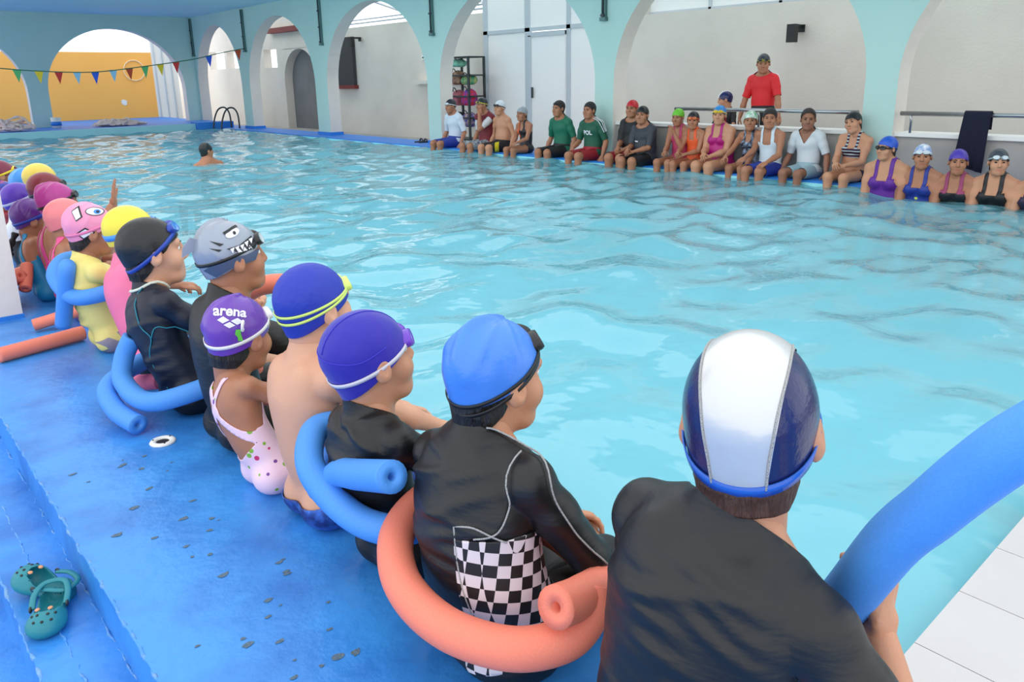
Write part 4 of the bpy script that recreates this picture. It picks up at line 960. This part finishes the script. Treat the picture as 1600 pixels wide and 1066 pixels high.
k5.decal('logo', [dm(-.026, -.002, .017, .010), dm(.012, -.004, .017, .010), dm(-.008, -.016, .016, .009)], M_PRINT, oo, on, ou, k5.capo, sub=.0025)
k5.decal('green_print', [[(.010, -.028), (.022, -.026), (.024, -.040), (.030, -.058), (.016, -.060), (.016, -.050), (.008, -.042)]], mat('green_print', srgb(96, 200, 70), .4), oo, on, ou, k5.capo, sub=.0025)
g5 = k5.goggles(mat('white_silicone_strap', srgb(232, 230, 228), .35), mat('clear_lens', srgb(200, 210, 216), .1), z=.060, tilt=.40, width=.011)
b5 = cast(k5.capfn, V3(0, 0, .02)[None], V3(.75, -.55, .35)[None]/np.linalg.norm((.75, -.55, .35)), .2, .007)[0]; V, F_ = tube_geo([b5+V3(.013*math.cos(a)*.6, -.013*math.cos(a)*.7, .014*math.sin(a)) for a in np.linspace(0, 2*math.pi, 20, endpoint=False)], .0045, 8, closed=True); obj('buckle', k5.hw(V), F_, MATS['white_silicone_strap'], g5)

# sixth child: shark cap, black shirt
k6 = kid(.87, 2.30, (.885, 2.31, .60), 'boy in black shirt and silver shark cap with a fin', hs=.94, tone='b', head=(-4, 6, 0), h=.008, hands={1: (.16, .34, .20), -1: (-.12, .34, .20)})
k6.cloth('rash_guard', k6.f_shirt(.5), M_BLK, .006, wr=.004); k6.cloth('shorts', k6.f_shorts(.36, .05), M_BLK, .007); k6.face()
k6.cap(mat('silver_silicone', srgb(150, 158, 172), .3, .25), c=-.004, folds=7, label='silver grey cap printed as a shark'); M_INK = mat('black_print', srgb(22, 24, 30), .4); M_DKG = mat('grey_print', srgb(70, 84, 112), .4)
sn, so, su = V3(.96, -.25, .18), V3(.02, .0, .03), (0, 0, 1)
D6 = lambda nm, pl, m, off=.0026: k6.decal(nm, [[(1.3*x, 1.2*y-.004) for x, y in q] for q in pl], m, so, sn, su, k6.capo, off)
D6('grey_band', [[(-.075, -.035), (-.03, -.012), (.03, -.014), (.066, -.004), (.05, -.032), (-.01, -.042), (-.05, -.058)]], M_DKG)
D6('mouth', [[(-.012, .012), (.02, .016), (.052, .034), (.062, .014), (.055, -.002), (.02, -.006)]], M_INK, .0030)
D6('tooth', [[(x, y), (x+.011, y+.003), (x+.005, y-.013)] for x, y in ((-.004, .010), (.008, .012), (.020, .014), (.032, .020), (.044, .026))]+[[(x, y), (x+.005, y+.011), (x+.011, y)] for x, y in ((.012, -.003), (.025, -.002), (.038, -.0005))], M_PRINT, .0036)
D6('eye_print', [[(.010+.017*math.cos(a), .050+.011*math.sin(a)+.004*math.cos(a)) for a in np.linspace(0, 2*math.pi, 16, endpoint=False)]], M_PRINT, .0030); D6('pupil', [[(.014+.004*math.cos(a), .049+.005*math.sin(a)) for a in np.linspace(0, 2*math.pi, 10, endpoint=False)], [(-.012, .056), (.022, .070), (.026, .064), (-.008, .050)]], M_INK, .0038)
D6('gill_mark', [[(-.045, .040), (-.015, .026), (-.025, .022)], [(-.05, .022), (-.022, .012), (-.03, .008)]], M_INK, .0030)
fin = np.array([(0, -.070, .075), (0, -.105, .055), (0, -.150, .040), (0, -.140, .072), (0, -.112, .098)]); fv = np.concatenate([fin+V3(.006, 0, 0)*np.array([1, 1, .2, .4, .8])[:, None], fin-V3(.006, 0, 0)*np.array([1, 1, .2, .4, .8])[:, None]])
obj('fin', k6.hw(fv), [(0, 1, 2, 3, 4), (9, 8, 7, 6, 5)]+[(i, 5+i, 5+(i+1) % 5, (i+1) % 5) for i in range(5)], MATS['silver_silicone'], k6.capo, False)
k6.goggles(M_BLACK, mat('clear_lens', srgb(200, 210, 216), .1), z=.048, tilt=.22, width=.010)
noodle([(.98, 2.02, .06), (1.02, 2.05, .22), (1.02, 2.10, .33), (1.05, 2.2, .36), (1.12, 2.3, .30)], M_NL, 'lime green noodle between the shark cap boy and the bare-backed boy', .034)
noodle([(1.10, 2.62, -.12), (1.04, 2.62, .10), (1.00, 2.62, .30), (1.02, 2.56, .41), (1.08, 2.48, .45), (1.16, 2.40, .44), (1.22, 2.3, .40)], M_NS, 'salmon noodle bent upright in the hands of the boy in navy', .034)

# seventh child: navy shirt, black cap, profile
k7 = kid(.85, 2.70, (.80, 2.80, .555), 'boy in navy long-sleeved shirt with teal seams and black cap', hs=1.0, tone='c', head=(-8, 3, 0), h=.007, hands={1: (.02, .22, .33), -1: (-.04, .22, .32)}, hpose=('grip', 'grip'), poles={1: (.6, -.5, -.8), -1: (-.6, -.5, -.8)})
k7.cloth('rash_guard', k7.f_shirt(.84), M_NAVY, .005, wr=.003, folds=12); k7.cloth('shorts', k7.f_shorts(.36, .04), M_BLK, .007); M_TEALS = mat('teal_thread', srgb(30, 120, 140), .6); s7 = k7.s
j = k7.shd[1]
for pts in ([k7.nb+k7.U2*.03*s7+k7.X2*.06*s7-k7.Y2*.03*s7, k7.c1+k7.X2*.11*s7-k7.Y2*.10*s7, k7.c1+k7.X2*.13*s7-k7.Y2*.07*s7-k7.U2*.07*s7, k7.w1+k7.X2*.07*s7-k7.Y2*.12*s7, k7.p0+k7.X2*.05*s7-k7.Y2*.13*s7], [k7.c1+k7.X2*.13*s7-k7.Y2*.07*s7-k7.U2*.07*s7, j-k7.U2*.11*s7+k7.X2*.02*s7-k7.Y2*.04*s7, k7.arms[1][1]+k7.X2*.02*s7-V3(0, 0, .03)]): surf_line(k7, pts, .0024, M_TEALS, 'seam', off=.008)
V, F_ = tube_geo(snap(k7.sdf, [k7.nb+k7.U2*.02*s7+.075*s7*(k7.X2*math.cos(a)+k7.Y2*math.sin(a)) for a in np.linspace(0, 2*math.pi, 30, endpoint=False)], .007), .005, 8, closed=True); obj('collar', V, F_, mat('cream_lycra', srgb(216, 218, 204), .6), k7.root)
k7.hair(.003); k7.face(); k7.cap(mat('black_coated_cap', srgb(22, 23, 26), .35, bump=(14, .3)), c=.010, label='black cap'); k7.goggles(mat('blue_strap', srgb(36, 70, 170), .35), mat('blue_lens', srgb(60, 130, 210), .1), z=.078, tilt=.72, width=.014)
noodle([(-.10, -.155, .27), (-.11, -.19, .20), (-.06, -.215, .13), (.10, -.19, .10), (.20, -.08, .13), (.225, .08, .17), (.12, .20, .20), (-.10, .19, .20), (-.21, .04, .16), (-.215, -.12, .13), (-.13, -.25, .10), (.0, -.265, .06), (.13, -.235, .04)], M_NB, 'blue noodle knotted behind the boy in navy', .033, base=(.85, 2.70, 0), rz=RZ)
# pink shirt child half hidden, pink float
kb = kid(.87, 3.15, (.875, 3.31, .54), 'child in pink rash guard and yellow and blue cap behind the boy in navy', tone='b', head=(0, 0, 0), h=.010, hh=.005)
kb.cloth('rash_guard', kb.f_shirt(.84), mat('pink_lycra', srgb(246, 120, 160), .5), .005); kb.cloth('shorts', kb.f_shorts(.3, .04), M_BLK, .006); kb.cap(mat('yellow_silicone', srgb(240, 222, 70), .3), c=.0, label='yellow cap'); kb.goggles(mat('sky_strap', srgb(70, 150, 230), .35), mat('blue_lens', srgb(60, 130, 210), .1), z=.045, tilt=.25, width=.026); kb.face()
noodle([(.72, 3.0, .03), (.735, 2.93, .05), (.78, 2.87, .06)], M_NP, 'short pink foam piece lying behind the boy in navy', .03)

# eighth child: yellow shirt, pink fish cap
k8 = kid(.83, 3.60, (.80, 3.62, .525), 'girl in yellow shirt and pink cap with a printed eye', hs=.93, tone='b', head=(-6, -3, 4), h=.008, hands={1: (.08, .28, .24), -1: (-.08, .28, .22)})
k8.cloth('rash_guard', k8.f_shirt(.56), mat('pale_yellow_lycra', srgb(240, 222, 130), .55, bump=(9, .3)), .006, wr=.004, folds=14); k8.cloth('shorts', k8.f_shorts(.34, .04), mat('grey_striped_shorts', srgb(150, 140, 150), .6), .007); k8.hair(.003); k8.face()
k8.cap(mat('pink_silicone', srgb(240, 150, 186), .3), c=-.004, folds=2, label='pink cap printed with an eye and white patches'); en, eo = V3(.95, -.28, .22), V3(.02, -.0, .03)
D8 = lambda nm, pl, m, off=.0026: k8.decal(nm, [[(1.2*x, 1.15*y) for x, y in q] for q in pl], m, eo, en, (0, 0, 1), k8.capo, off)
ov = lambda x, y, a_, b_, n_=18: [(x+a_*math.cos(t_), y+b_*math.sin(t_)) for t_ in np.linspace(0, 2*math.pi, n_, endpoint=False)]
D8('patch_outline', [ov(.020, .052, .030, .017), [(-.055, .050), (-.030, .072), (-.018, .030), (-.040, .012)], [(-.045, -.035), (-.012, -.012), (.022, -.030), (-.02, -.060)]], M_INK); D8('patch', [ov(.020, .052, .027, .0145), [(-.052, .048), (-.034, .064), (-.024, .030), (-.040, .017)], [(-.038, -.036), (-.012, -.018), (.014, -.031), (-.02, -.053)]], M_PRINT, .0032); D8('iris', [ov(.028, .051, .011, .009)], mat('iris_print', srgb(60, 140, 220), .4), .0038); D8('pupil', [ov(.030, .051, .005, .005)], M_INK, .0044)
k8.goggles(mat('pink_strap', srgb(236, 130, 176), .35), mat('pink_lens', srgb(240, 170, 190), .1), z=.052, tilt=.35, width=.013)
knot((.83, 3.60, .14), M_NB, 'blue noodle knotted high behind the girl in yellow', rx=.15, ry=.13, z=.16, end=(-.04, -.19, -.01))

# the rest of the row, half hidden by the pillar and by each other
ROW = [((.86, 4.20), (.86, 4.33, .468), 'girl in pink-strapped suit and salmon cap beside the girl in yellow', 'b', (236, 128, 130), None, None, 'suit', (240, 90, 150), 0),
       ((.88, 4.50), (.885, 4.62, .52), 'child in magenta cap with black goggles and raised hand', 'b', (176, 50, 136), (24, 24, 28), (60, 60, 70), 'suit', (220, 70, 140), 4),
       ((.80, 4.72), (.80, 4.87, .415), 'girl in turquoise tied swimsuit and dark purple cap with blue strap', 'b', (92, 36, 130), (34, 60, 170), (60, 70, 150), 'suit', (24, 140, 190), 6),
       ((.92, 5.08), (.945, 5.15, .526), 'child in maroon cap with black goggles', 'b', (124, 30, 44), (20, 20, 22), (40, 40, 44), 'shirt', (60, 60, 70), 0),
       ((.84, 5.36), (.85, 5.45, .45), 'child in white and black shirt and violet cap with pale strap', 'a', (92, 52, 176), (190, 190, 220), (150, 140, 200), 'shirt', (226, 226, 230), 0),
       ((.95, 5.98), (1.0, 6.05, .478), 'child in light blue cap at the far end of the row', 'a', (70, 150, 226), None, None, 'shirt', (40, 60, 110), 2),
       ((.96, 5.70), (1.03, 5.75, .53), 'child in pale yellow cap at the far end of the row', 'b', (236, 206, 90), None, None, 'shirt', (120, 40, 60), 0),
       ((.88, 6.28), (.905, 6.35, .372), 'child in patterned blue cap with a lime strap by the pillar', 'b', (40, 60, 160), (206, 226, 70), (60, 90, 160), 'shirt', (150, 40, 60), 3),
       ((.93, 6.68), (.965, 6.75, .489), 'child in maroon and yellow cap beyond the pillar', 'b', (120, 30, 60), (236, 206, 40), (120, 40, 60), 'shirt', (60, 30, 50), 0)]
for i, (pv, hd, lab, tone, cc, sc, lc, wear, wc, fo_) in enumerate(ROW):
    kw = dict(hands={1: (.17, .20, .53), -1: (-.08, .28, .18)}, poles={1: (.9, .2, -.6)}, hpose=('rest', 'open'), hnorm={1: ((-.2, -1, .1), (0, .15, 1))}) if i == 1 else {}
    k = kid(pv[0], pv[1], hd, lab, hs=.92, tone=tone, head=(-5, 0, 0), h=.011, hh=.005, **kw)
    wm = mat('row_wear_%d' % i, srgb(*wc), .5)
    if wear == 'suit': k.cloth('swimsuit', k.f_suit(back=.24), wm, .004)
    else: k.cloth('shirt', k.f_shirt(.5), wm, .006); k.cloth('shorts', k.f_shorts(.3, .05), M_BLK, .007)
    if i == 4:
        fb = np.minimum(k.f_shirt(.5), .30*k.s-k.w); fb[(k.own == 1) | (k.own == 2)] = -1; k.cloth('lower_panel', fb, M_BLK, .010)
    k.cap(mat('row_cap_%d' % i, srgb(*cc), .3, vary=(26, .9, srgb(200, 50, 70)) if i == 7 else None), c=-.004, folds=fo_); k.face()
    if i == 2:
        pg = catmull([k.hc+k.R@V3(.0, -.09, -.06), k.hc+k.R@V3(.0, -.13, -.14), k.nb+V3(-.02, -.11, -.06), k.c1+V3(-.03, -.15, -.02), k.w1+V3(-.03, -.15, .0)], 7); V, F_ = tube_geo(pg, .016+.004*np.sin(np.arange(len(pg))*1.7), 8); obj('braid', V, F_, M_HAIR, k.root)
    if sc: k.goggles(mat('row_strap_%d' % i, srgb(*sc), .35), mat('row_lens_%d' % i, srgb(*lc), .1), z=.05, tilt=.35, width=.016)
noodle([(.66, 4.62, .17), (.62, 4.72, .12), (.63, 4.86, .10), (.70, 4.98, .11), (.80, 5.0, .12), (.9, 4.98, .13)], M_NS, 'salmon noodle curled round the girl in turquoise', .033)
noodle([(.665, 4.60, .10), (.69, 4.66, .15), (.71, 4.72, .20)], M_NS, 'short salmon noodle end standing behind the girl in turquoise', .030)
noodle([(.40, 3.72, .034), (.56, 3.76, .034), (.74, 3.80, .036)], M_NS, 'salmon noodle lying on the deck behind the girl in yellow', .032); noodle([(.60, 4.10, .034), (.68, 4.08, .05), (.80, 4.04, .08)], M_NS, 'salmon noodle propped beside the girl in yellow', .028)
noodle([(1.93, 12.36, -.05), (2.1, 12.15, -.045), (2.3, 11.93, -.05)], M_NS, 'salmon noodle floating on the water beyond the children', .034)

# ------------------------------------------------------------------ the adults across the pool
AX, SEAT = 8.42, -.03
HANDS = {'deck': {-1: (-.27, .08, .06), 1: (.27, .08, .06)}, 'lap': {-1: (-.04, .27, .19), 1: (.05, .29, .21)}, 'knees': {-1: (-.13, .36, .20), 1: (.13, .36, .20)}, 'face': {-1: (-.06, .17, .58), 1: (.22, .10, .08)}, 'mouth': {-1: (-.05, .20, .44), 1: (.04, .27, .20)}}
def adult(Y, ztop, label, kind='m', tone='b', yaw=15, pitch=0, roll=0, hs=.97, hands='deck', X=AX, seat=SEAT, turn=0., group='adults sitting along the far edge of the pool', lean=(-6, 6, 16), fwd=.06, **kw):
    hc = ztop-.122*hs
    return Person((X, Y, seat), rad(90+turn), label, group, s=.95, hs=hs, kind=kind, tone=tone, head=(yaw, pitch, roll), aim=(0, fwd, hc-seat), lean=lean, hands=HANDS[hands] if isinstance(hands, str) else hands, h=.012, hh=.006, **kw)
def W(n, c, r=.6, **k): return mat('wear_'+n, srgb(*c), r, **k)
M_SHB, M_SHK, M_SHR = W('blue_shorts', (30, 52, 150)), W('black_shorts', (22, 22, 26)), W('red_shorts', (150, 26, 36))
M_CLR = mat('clear_lens', srgb(200, 210, 216), .1); M_SMK = mat('smoke_lens', srgb(30, 30, 36), .08)
def gog(p, sc, lens=None, z=.052, tilt=.3): p.goggles(mat('strap_%d_%d_%d' % sc, srgb(*sc), .35), lens or M_SMK, z=z, tilt=tilt, width=.014)
def capc(p, rgb, lab=None, **k): p.cap(mat('cap_%d_%d_%d' % rgb, srgb(*rgb), .35), label=lab, **k)
a = adult(11.04, .79, 'man in white tee and blue shorts with pale goggles on a dark cap', yaw=-5, pitch=-6, hands='deck'); a.cloth('t_shirt', a.f_shirt(.5, hem=.0), W('white_tee', (206, 216, 228)), .010, wr=.008); a.cloth('shorts', a.f_shorts(.36), M_SHB, .012); capc(a, (34, 38, 46)); gog(a, (200, 204, 206), M_CLR); a.face(True)
a = adult(10.18, .82, 'man in maroon vest and patterned shorts holding his face', yaw=-10, pitch=-4, hands='face'); a.cloth('undershirt', a.f_shirt(.42), W('white_sleeves', (206, 206, 208)), .007); fv_ = a.f_shirt(.05); a.cloth('vest', fv_, W('maroon_vest', (112, 22, 36)), .013, wr=.006); a.cloth('shorts', a.f_shorts(.40), W('patterned_shorts', (170, 176, 184), vary=(30, 1., srgb(50, 60, 80))), .012); capc(a, (34, 42, 46)); gog(a, (190, 180, 60)); a.face(True)
a = adult(9.73, .78, 'bare-chested man in white cap and black shorts with a yellow flash', yaw=5, tone='a', fat=1.12, belly=.8); a.cloth('shorts', a.f_shorts(.38), M_SHK, .010); ff = np.minimum(a.f_shorts(.34), .028-np.abs((a.Vb-(a.hips[-1][0]*.5+a.hips[-1][1]*.5))@V3(.75, .65, 0))); ff[a.own != 3] = -1; a.cloth('flash', ff, W('yellow_flash', (220, 200, 30)), .014); capc(a, (214, 222, 228)); gog(a, (40, 46, 54), z=.045); a.face(True)
a = adult(9.19, .69, 'woman in black and orange swimsuit and pale grey cap', 'f', 'b', yaw=5, hands={-1: (-.12, .30, .18), 1: (.24, .12, .06)}, bust=.9, hs=.93); a.cloth('swimsuit', a.f_suit(front=.38), W('black_suit', (22, 24, 30), .45), .004); fo = np.minimum(a.f_suit(front=.38), np.minimum(a.u-.05*a.s, a.w-.22*a.s)); a.cloth('side_stripe', fo, W('orange_stripe', (214, 96, 40)), .008); capc(a, (150, 158, 164)); a.face(True); a.hair(.003)
a = adult(8.38, .79, 'man in plain green tee and black shorts with goggles in his hair', yaw=0, tone='b', hands='deck', fat=1.08); a.cloth('t_shirt', a.f_shirt(.46), W('green_tee', (10, 104, 78)), .010, wr=.006); a.cloth('shorts', a.f_shorts(.40), M_SHK, .012); a.hair(); gog(a, (30, 30, 34), z=.075); a.face(True)
a = adult(7.68, .78, 'man in green jersey with white shoulder stripes and lettering', yaw=5, tone='b', hands={-1: (-.27, .08, .06), 1: (.16, .24, .16)}, fat=1.08, X=8.34); a.cloth('jersey', a.f_shirt(.46), W('green_jersey', (14, 84, 62)), .010, wr=.006); a.cloth('shorts', a.f_shorts(.36), M_SHR, .012)
for sg in (-1, 1):
    for q in (-.022, .0, .022): surf_line(a, [a.nb+a.X2*sg*.07*a.s+a.Y2*q+a.U2*.04, a.shd[sg]+a.U2*.06*a.s+a.Y2*q, a.shd[sg]*.6+a.arms[sg][1]*.4+a.X2*sg*.05+a.Y2*q], .005, M_PRINT, 'stripe', off=.016)
a.decal('lettering', text_polys('POL', .085), M_PRINT, a.c1+a.Y2*.02+a.U2*-.01, a.Y2, a.U2, a.root, off=.020, head=False); a.hair(); a.face(True)
a = adult(7.00, .81, 'stout man in black polo shirt and red cap', X=8.46, yaw=15, fat=1.25, belly=.9, hands='lap', tone='b'); a.cloth('polo_shirt', a.f_shirt(.5), W('black_polo', (20, 20, 24)), .012, wr=.006); a.cloth('shorts', a.f_shorts(.40), M_SHR, .012); capc(a, (190, 24, 36)); a.face(True); a.hair(.003); a.decal('badge', [ov(0, 0, .028, .032)], W('gold_badge', (110, 90, 60)), a.c1+a.X2*-.075*a.s+a.U2*.02, a.Y2, a.U2, a.root, off=.019, head=False)
a = adult(6.69, .74, 'stout man in dark grey tee and black cap', yaw=15, fat=1.25, belly=.9, hands='lap', tone='b', X=8.30); a.cloth('t_shirt', a.f_shirt(.48), W('grey_tee', (50, 54, 64)), .012, wr=.006); a.cloth('shorts', a.f_shorts(.40), M_SHK, .012); capc(a, (20, 20, 22)); a.face(True); a.hair(.003); a.decal('chest_print', [[(-.03, -.006), (.03, -.006), (.03, .006), (-.03, .006)]], M_PRINT, a.c1+a.X2*.06*a.s-a.U2*.05, a.Y2, a.U2, a.root, off=.019, head=False)
a = adult(6.20, .71, 'girl in rose swimsuit and lime green cap with hands at her mouth', 'f', 'b', yaw=10, pitch=-6, hands='mouth', hs=.90); a.cloth('swimsuit', a.f_suit(), W('rose_suit', (186, 60, 100), .5), .004); capc(a, (104, 186, 40)); a.face(True)
a = adult(5.95, .68, 'girl in orange swimsuit with orange goggles on a black cap', 'f', 'b', yaw=25, pitch=-4, hands='lap', hs=.90, X=8.40); a.cloth('swimsuit', a.f_suit(), W('orange_suit', (236, 92, 40), .5), .004); capc(a, (28, 26, 30)); gog(a, (236, 96, 40), mat('orange_lens', srgb(200, 110, 60), .15), z=.04); a.face(True); a.hair(.003)
a = adult(5.58, .76, 'heavy woman in magenta swimsuit and blue cap with yellow goggles', 'f', 'a', yaw=20, fat=1.35, bust=1.15, arm=1.25, hands='lap', belly=.9); a.cloth('swimsuit', a.f_suit(front=.40, strap=(.055, .09), leg=.07), W('magenta_suit', (176, 20, 118), .45), .005); capc(a, (40, 130, 200)); gog(a, (226, 196, 40), mat('yellow_lens', srgb(210, 170, 40), .15), z=.048); a.face(True); a.hair(.003)
a = adult(5.18, .70, 'woman in navy floral swimsuit and white and green cap', 'f', 'b', yaw=25, fat=1.1, bust=1., hands='knees', X=8.48); a.cloth('swimsuit', a.f_suit(front=.40, leg=.16), W('navy_floral', (24, 28, 50), .5, vary=(26, 1., srgb(160, 180, 206))), .005); a.cap(mat('white_green_cap', srgb(220, 230, 222), .35, vary=(24, 1., srgb(60, 170, 100)))); a.face(True)
a = adult(4.86, .74, 'man in white tank top and blue shorts with bare head', X=8.36, yaw=28, tone='b', fat=1.08, hands={-1: (-.13, .30, .17), 1: (.27, .10, .06)}); a.cloth('tank_top', np.maximum(a.f_suit(front=.33, back=.42, strap=(.06, .10), leg=-.02, side=.37), -1), W('white_tank', (208, 220, 228), .5), .006, wr=.003); a.cloth('shorts', a.f_shorts(.34, .05), M_SHB, .012); a.hair(); a.face(True)
a = adult(4.42, .74, 'man in white v-neck tee and pale shorts with bare head', yaw=28, pitch=-4, tone='d', hands='deck'); a.cloth('t_shirt', a.f_shirt(.45, vneck=.13), W('white_vneck', (206, 210, 214), .55), .010, wr=.010); a.cloth('shorts', a.f_shorts(.30), W('pale_shorts', (150, 176, 186)), .011); a.hair(line=((-.12, -.05, -.012, .012, .04, .075, .1), (-.085, -.08, -.035, -.02, .045, .085, .10))); a.face(True)
a = adult(3.90, .72, 'woman in striped bikini top with a black cap, head tilted', 'f', 'a', yaw=-5, roll=14, fat=1.12, bust=1.0, arm=1.1, hands='lap'); fb = a.f_suit(front=.365, strap=(.05, .08), leg=.0, back=.30); fb = np.minimum(fb, a.w-.235*a.s)
def stripes():
    m = mat('striped_bikini', srgb(40, 20, 50), .5); nt = m.node_tree; b = nt.nodes['Principled BSDF']; tc = nt.nodes.new('ShaderNodeTexCoord'); wv = nt.nodes.new('ShaderNodeTexWave'); wv.bands_direction = 'Z'; wv.inputs['Scale'].default_value = 9; r = nt.nodes.new('ShaderNodeValToRGB'); r.color_ramp.interpolation = 'CONSTANT'
    r.color_ramp.elements[0].color = srgb(34, 24, 50); r.color_ramp.elements[1].position = .75; r.color_ramp.elements[1].color = srgb(170, 210, 214); e2 = r.color_ramp.elements.new(.45); e2.color = srgb(130, 40, 80)
    nt.links.new(tc.outputs['Object'], wv.inputs[0]); nt.links.new(wv.outputs['Fac'], r.inputs[0]); nt.links.new(r.outputs[0], b.inputs['Base Color']); return m
a.cloth('bikini_top', fb, stripes(), .005); a.cloth('bikini_bottom', a.f_shorts(.05, .03), W('bikini_bottom', (40, 24, 50)), .005); capc(a, (22, 22, 24)); a.hair(.003); a.face(True)
# women sitting lower, on the bench under the water
for Y, zt, lab, suit, cap_, st, lens, tone, yaw, fat in ((3.32, .51, 'woman in purple swimsuit and blue cap wearing dark goggles', (92, 26, 140), (30, 84, 190), (20, 20, 24), M_SMK, 'a', -20, 1.28), (2.98, .45, 'woman in blue swimsuit with white goggles on a patterned cap', (24, 48, 140), (120, 150, 200), (214, 218, 222), M_CLR, 'b', 20, 1.22),
                                                   (2.66, .42, 'woman in black swimsuit with pink straps and purple cap', (24, 20, 30), (72, 50, 160), None, None, 'b', 20, 1.15), (2.33, .44, 'woman in plain black swimsuit and dark grey cap with goggles', (18, 18, 22), (58, 64, 74), (150, 156, 162), M_CLR, 'a', 25, 1.3), (2.00, .42, 'bare-armed person beside the woman in plain black', (40, 30, 60), (40, 40, 60), None, None, 'a', 20, 1.2)):
    a = adult(Y, zt, lab, 'f', tone, yaw=yaw, fat=.92*fat, bust=1.0, arm=1.05, sh=.92, hands='lap', X=7.95, seat=-.40, floor=True, group='women sitting in the water on the pool bench', legs={sg: ((sg*.11, .40, .07), (sg*.11, .42, -.33)) for sg in (-1, 1)})
    a.cloth('swimsuit', a.f_suit(front=.385, strap=(.05, .085)), W('suit_%d_%d' % (suit[0], suit[1]), suit, .45), .005)
    if Y == 2.66: fs_ = np.minimum(a.f_suit(front=.385, strap=(.05, .085)), a.w-.38*a.s); a.cloth('strap', fs_, W('pink_straps', (150, 60, 100)), .007)
    a.cap(mat('wcap_%d' % int(Y*100), srgb(*cap_), .35, vary=(22, 1., srgb(225, 228, 232)) if Y == 2.98 else None)); a.face(True); a.hair(.003)
    if st: gog(a, st, lens, z=.012 if Y == 3.32 else .05, tilt=.12 if Y == 3.32 else .3)
    if Y == 2.98: a.decal('emblem', [ov(0, 0, .016, .012)], W('lime_emblem', (190, 210, 80)), a.c1-a.U2*.09+V3(0, .02, 0), a.Y2, a.U2, a.root, off=.008, head=False)
# standing coach, boy, swimmer
a = Person((9.15, 5.47, -.20), rad(90), 'man in bright red tee and dark cap standing behind the low wall', None, s=.93, hs=.97, kind='m', tone='b', head=(28, -8, 0), lean=(0, 2, 6), stand=True, fat=1.1, hands={-1: (-.30, .12, .80), 1: (.30, .06, .74)}, poles={-1: (-1, -.4, 0), 1: (1, -.4, 0)}, h=.012, hh=.006, aim=(0, .05, 1.45))
a.cloth('t_shirt', a.f_shirt(.46, hem=-.03), W('red_tee', (214, 26, 34), .6), .012, wr=.008); a.cloth('shorts', a.f_shorts(.40), M_SHK, .014); capc(a, (40, 48, 60)); gog(a, (150, 140, 40), z=.052); a.face(True); a.hair(.003)
for sg in (-1, 1): surf_line(a, [a.nb+a.X2*sg*.07*a.s+a.U2*.04, a.shd[sg]+a.U2*.06*a.s, a.shd[sg]+a.X2*sg*.06*a.s-a.U2*.02], .006, M_PRINT, 'piping', off=.018)
a = Person((9.15, 6.02, -.20), rad(90), 'boy in black and red shirt and navy and white cap beside the man in red', None, s=.66, hs=.90, kind='k', tone='a', head=(-50, -6, 0), lean=(0, 2, 6), stand=True, hands={-1: (-.26, .20, .62), 1: (.18, .12, .50)}, h=.011, hh=.006, aim=(0, .02, 1.0))
a.cloth('rash_guard', a.f_shirt(.6), W('black_rash', (26, 24, 30)), .007); fr = np.minimum(a.f_shirt(.1), .07*a.s-np.abs(a.u)); fr[a.own != 0] = -1; a.cloth('front_panel', fr, W('red_panel', (170, 30, 44)), .011); a.cloth('shorts', a.f_shorts(.35), M_SHK, .009); a.cap(M_CNAVY, c=-.010); cap_panel(a, 'panel', M_PRINT, lambda X: .030-np.abs(X[:, 0]), c=-.010); a.face(True)
a = Person((4.36, 11.85, -.78), rad(20), 'man in black cap standing chest deep in the pool', None, s=.93, hs=.97, kind='m', tone='b', head=(-100, 0, 0), lean=(-2, 4, 10), floor=False, hands={-1: (-.22, .25, .30), 1: (.22, .25, .30)}, h=.012, hh=.006, aim=(0, .03, .96)); capc(a, (24, 28, 32), c=-.012); a.face(True); a.hair(.003)
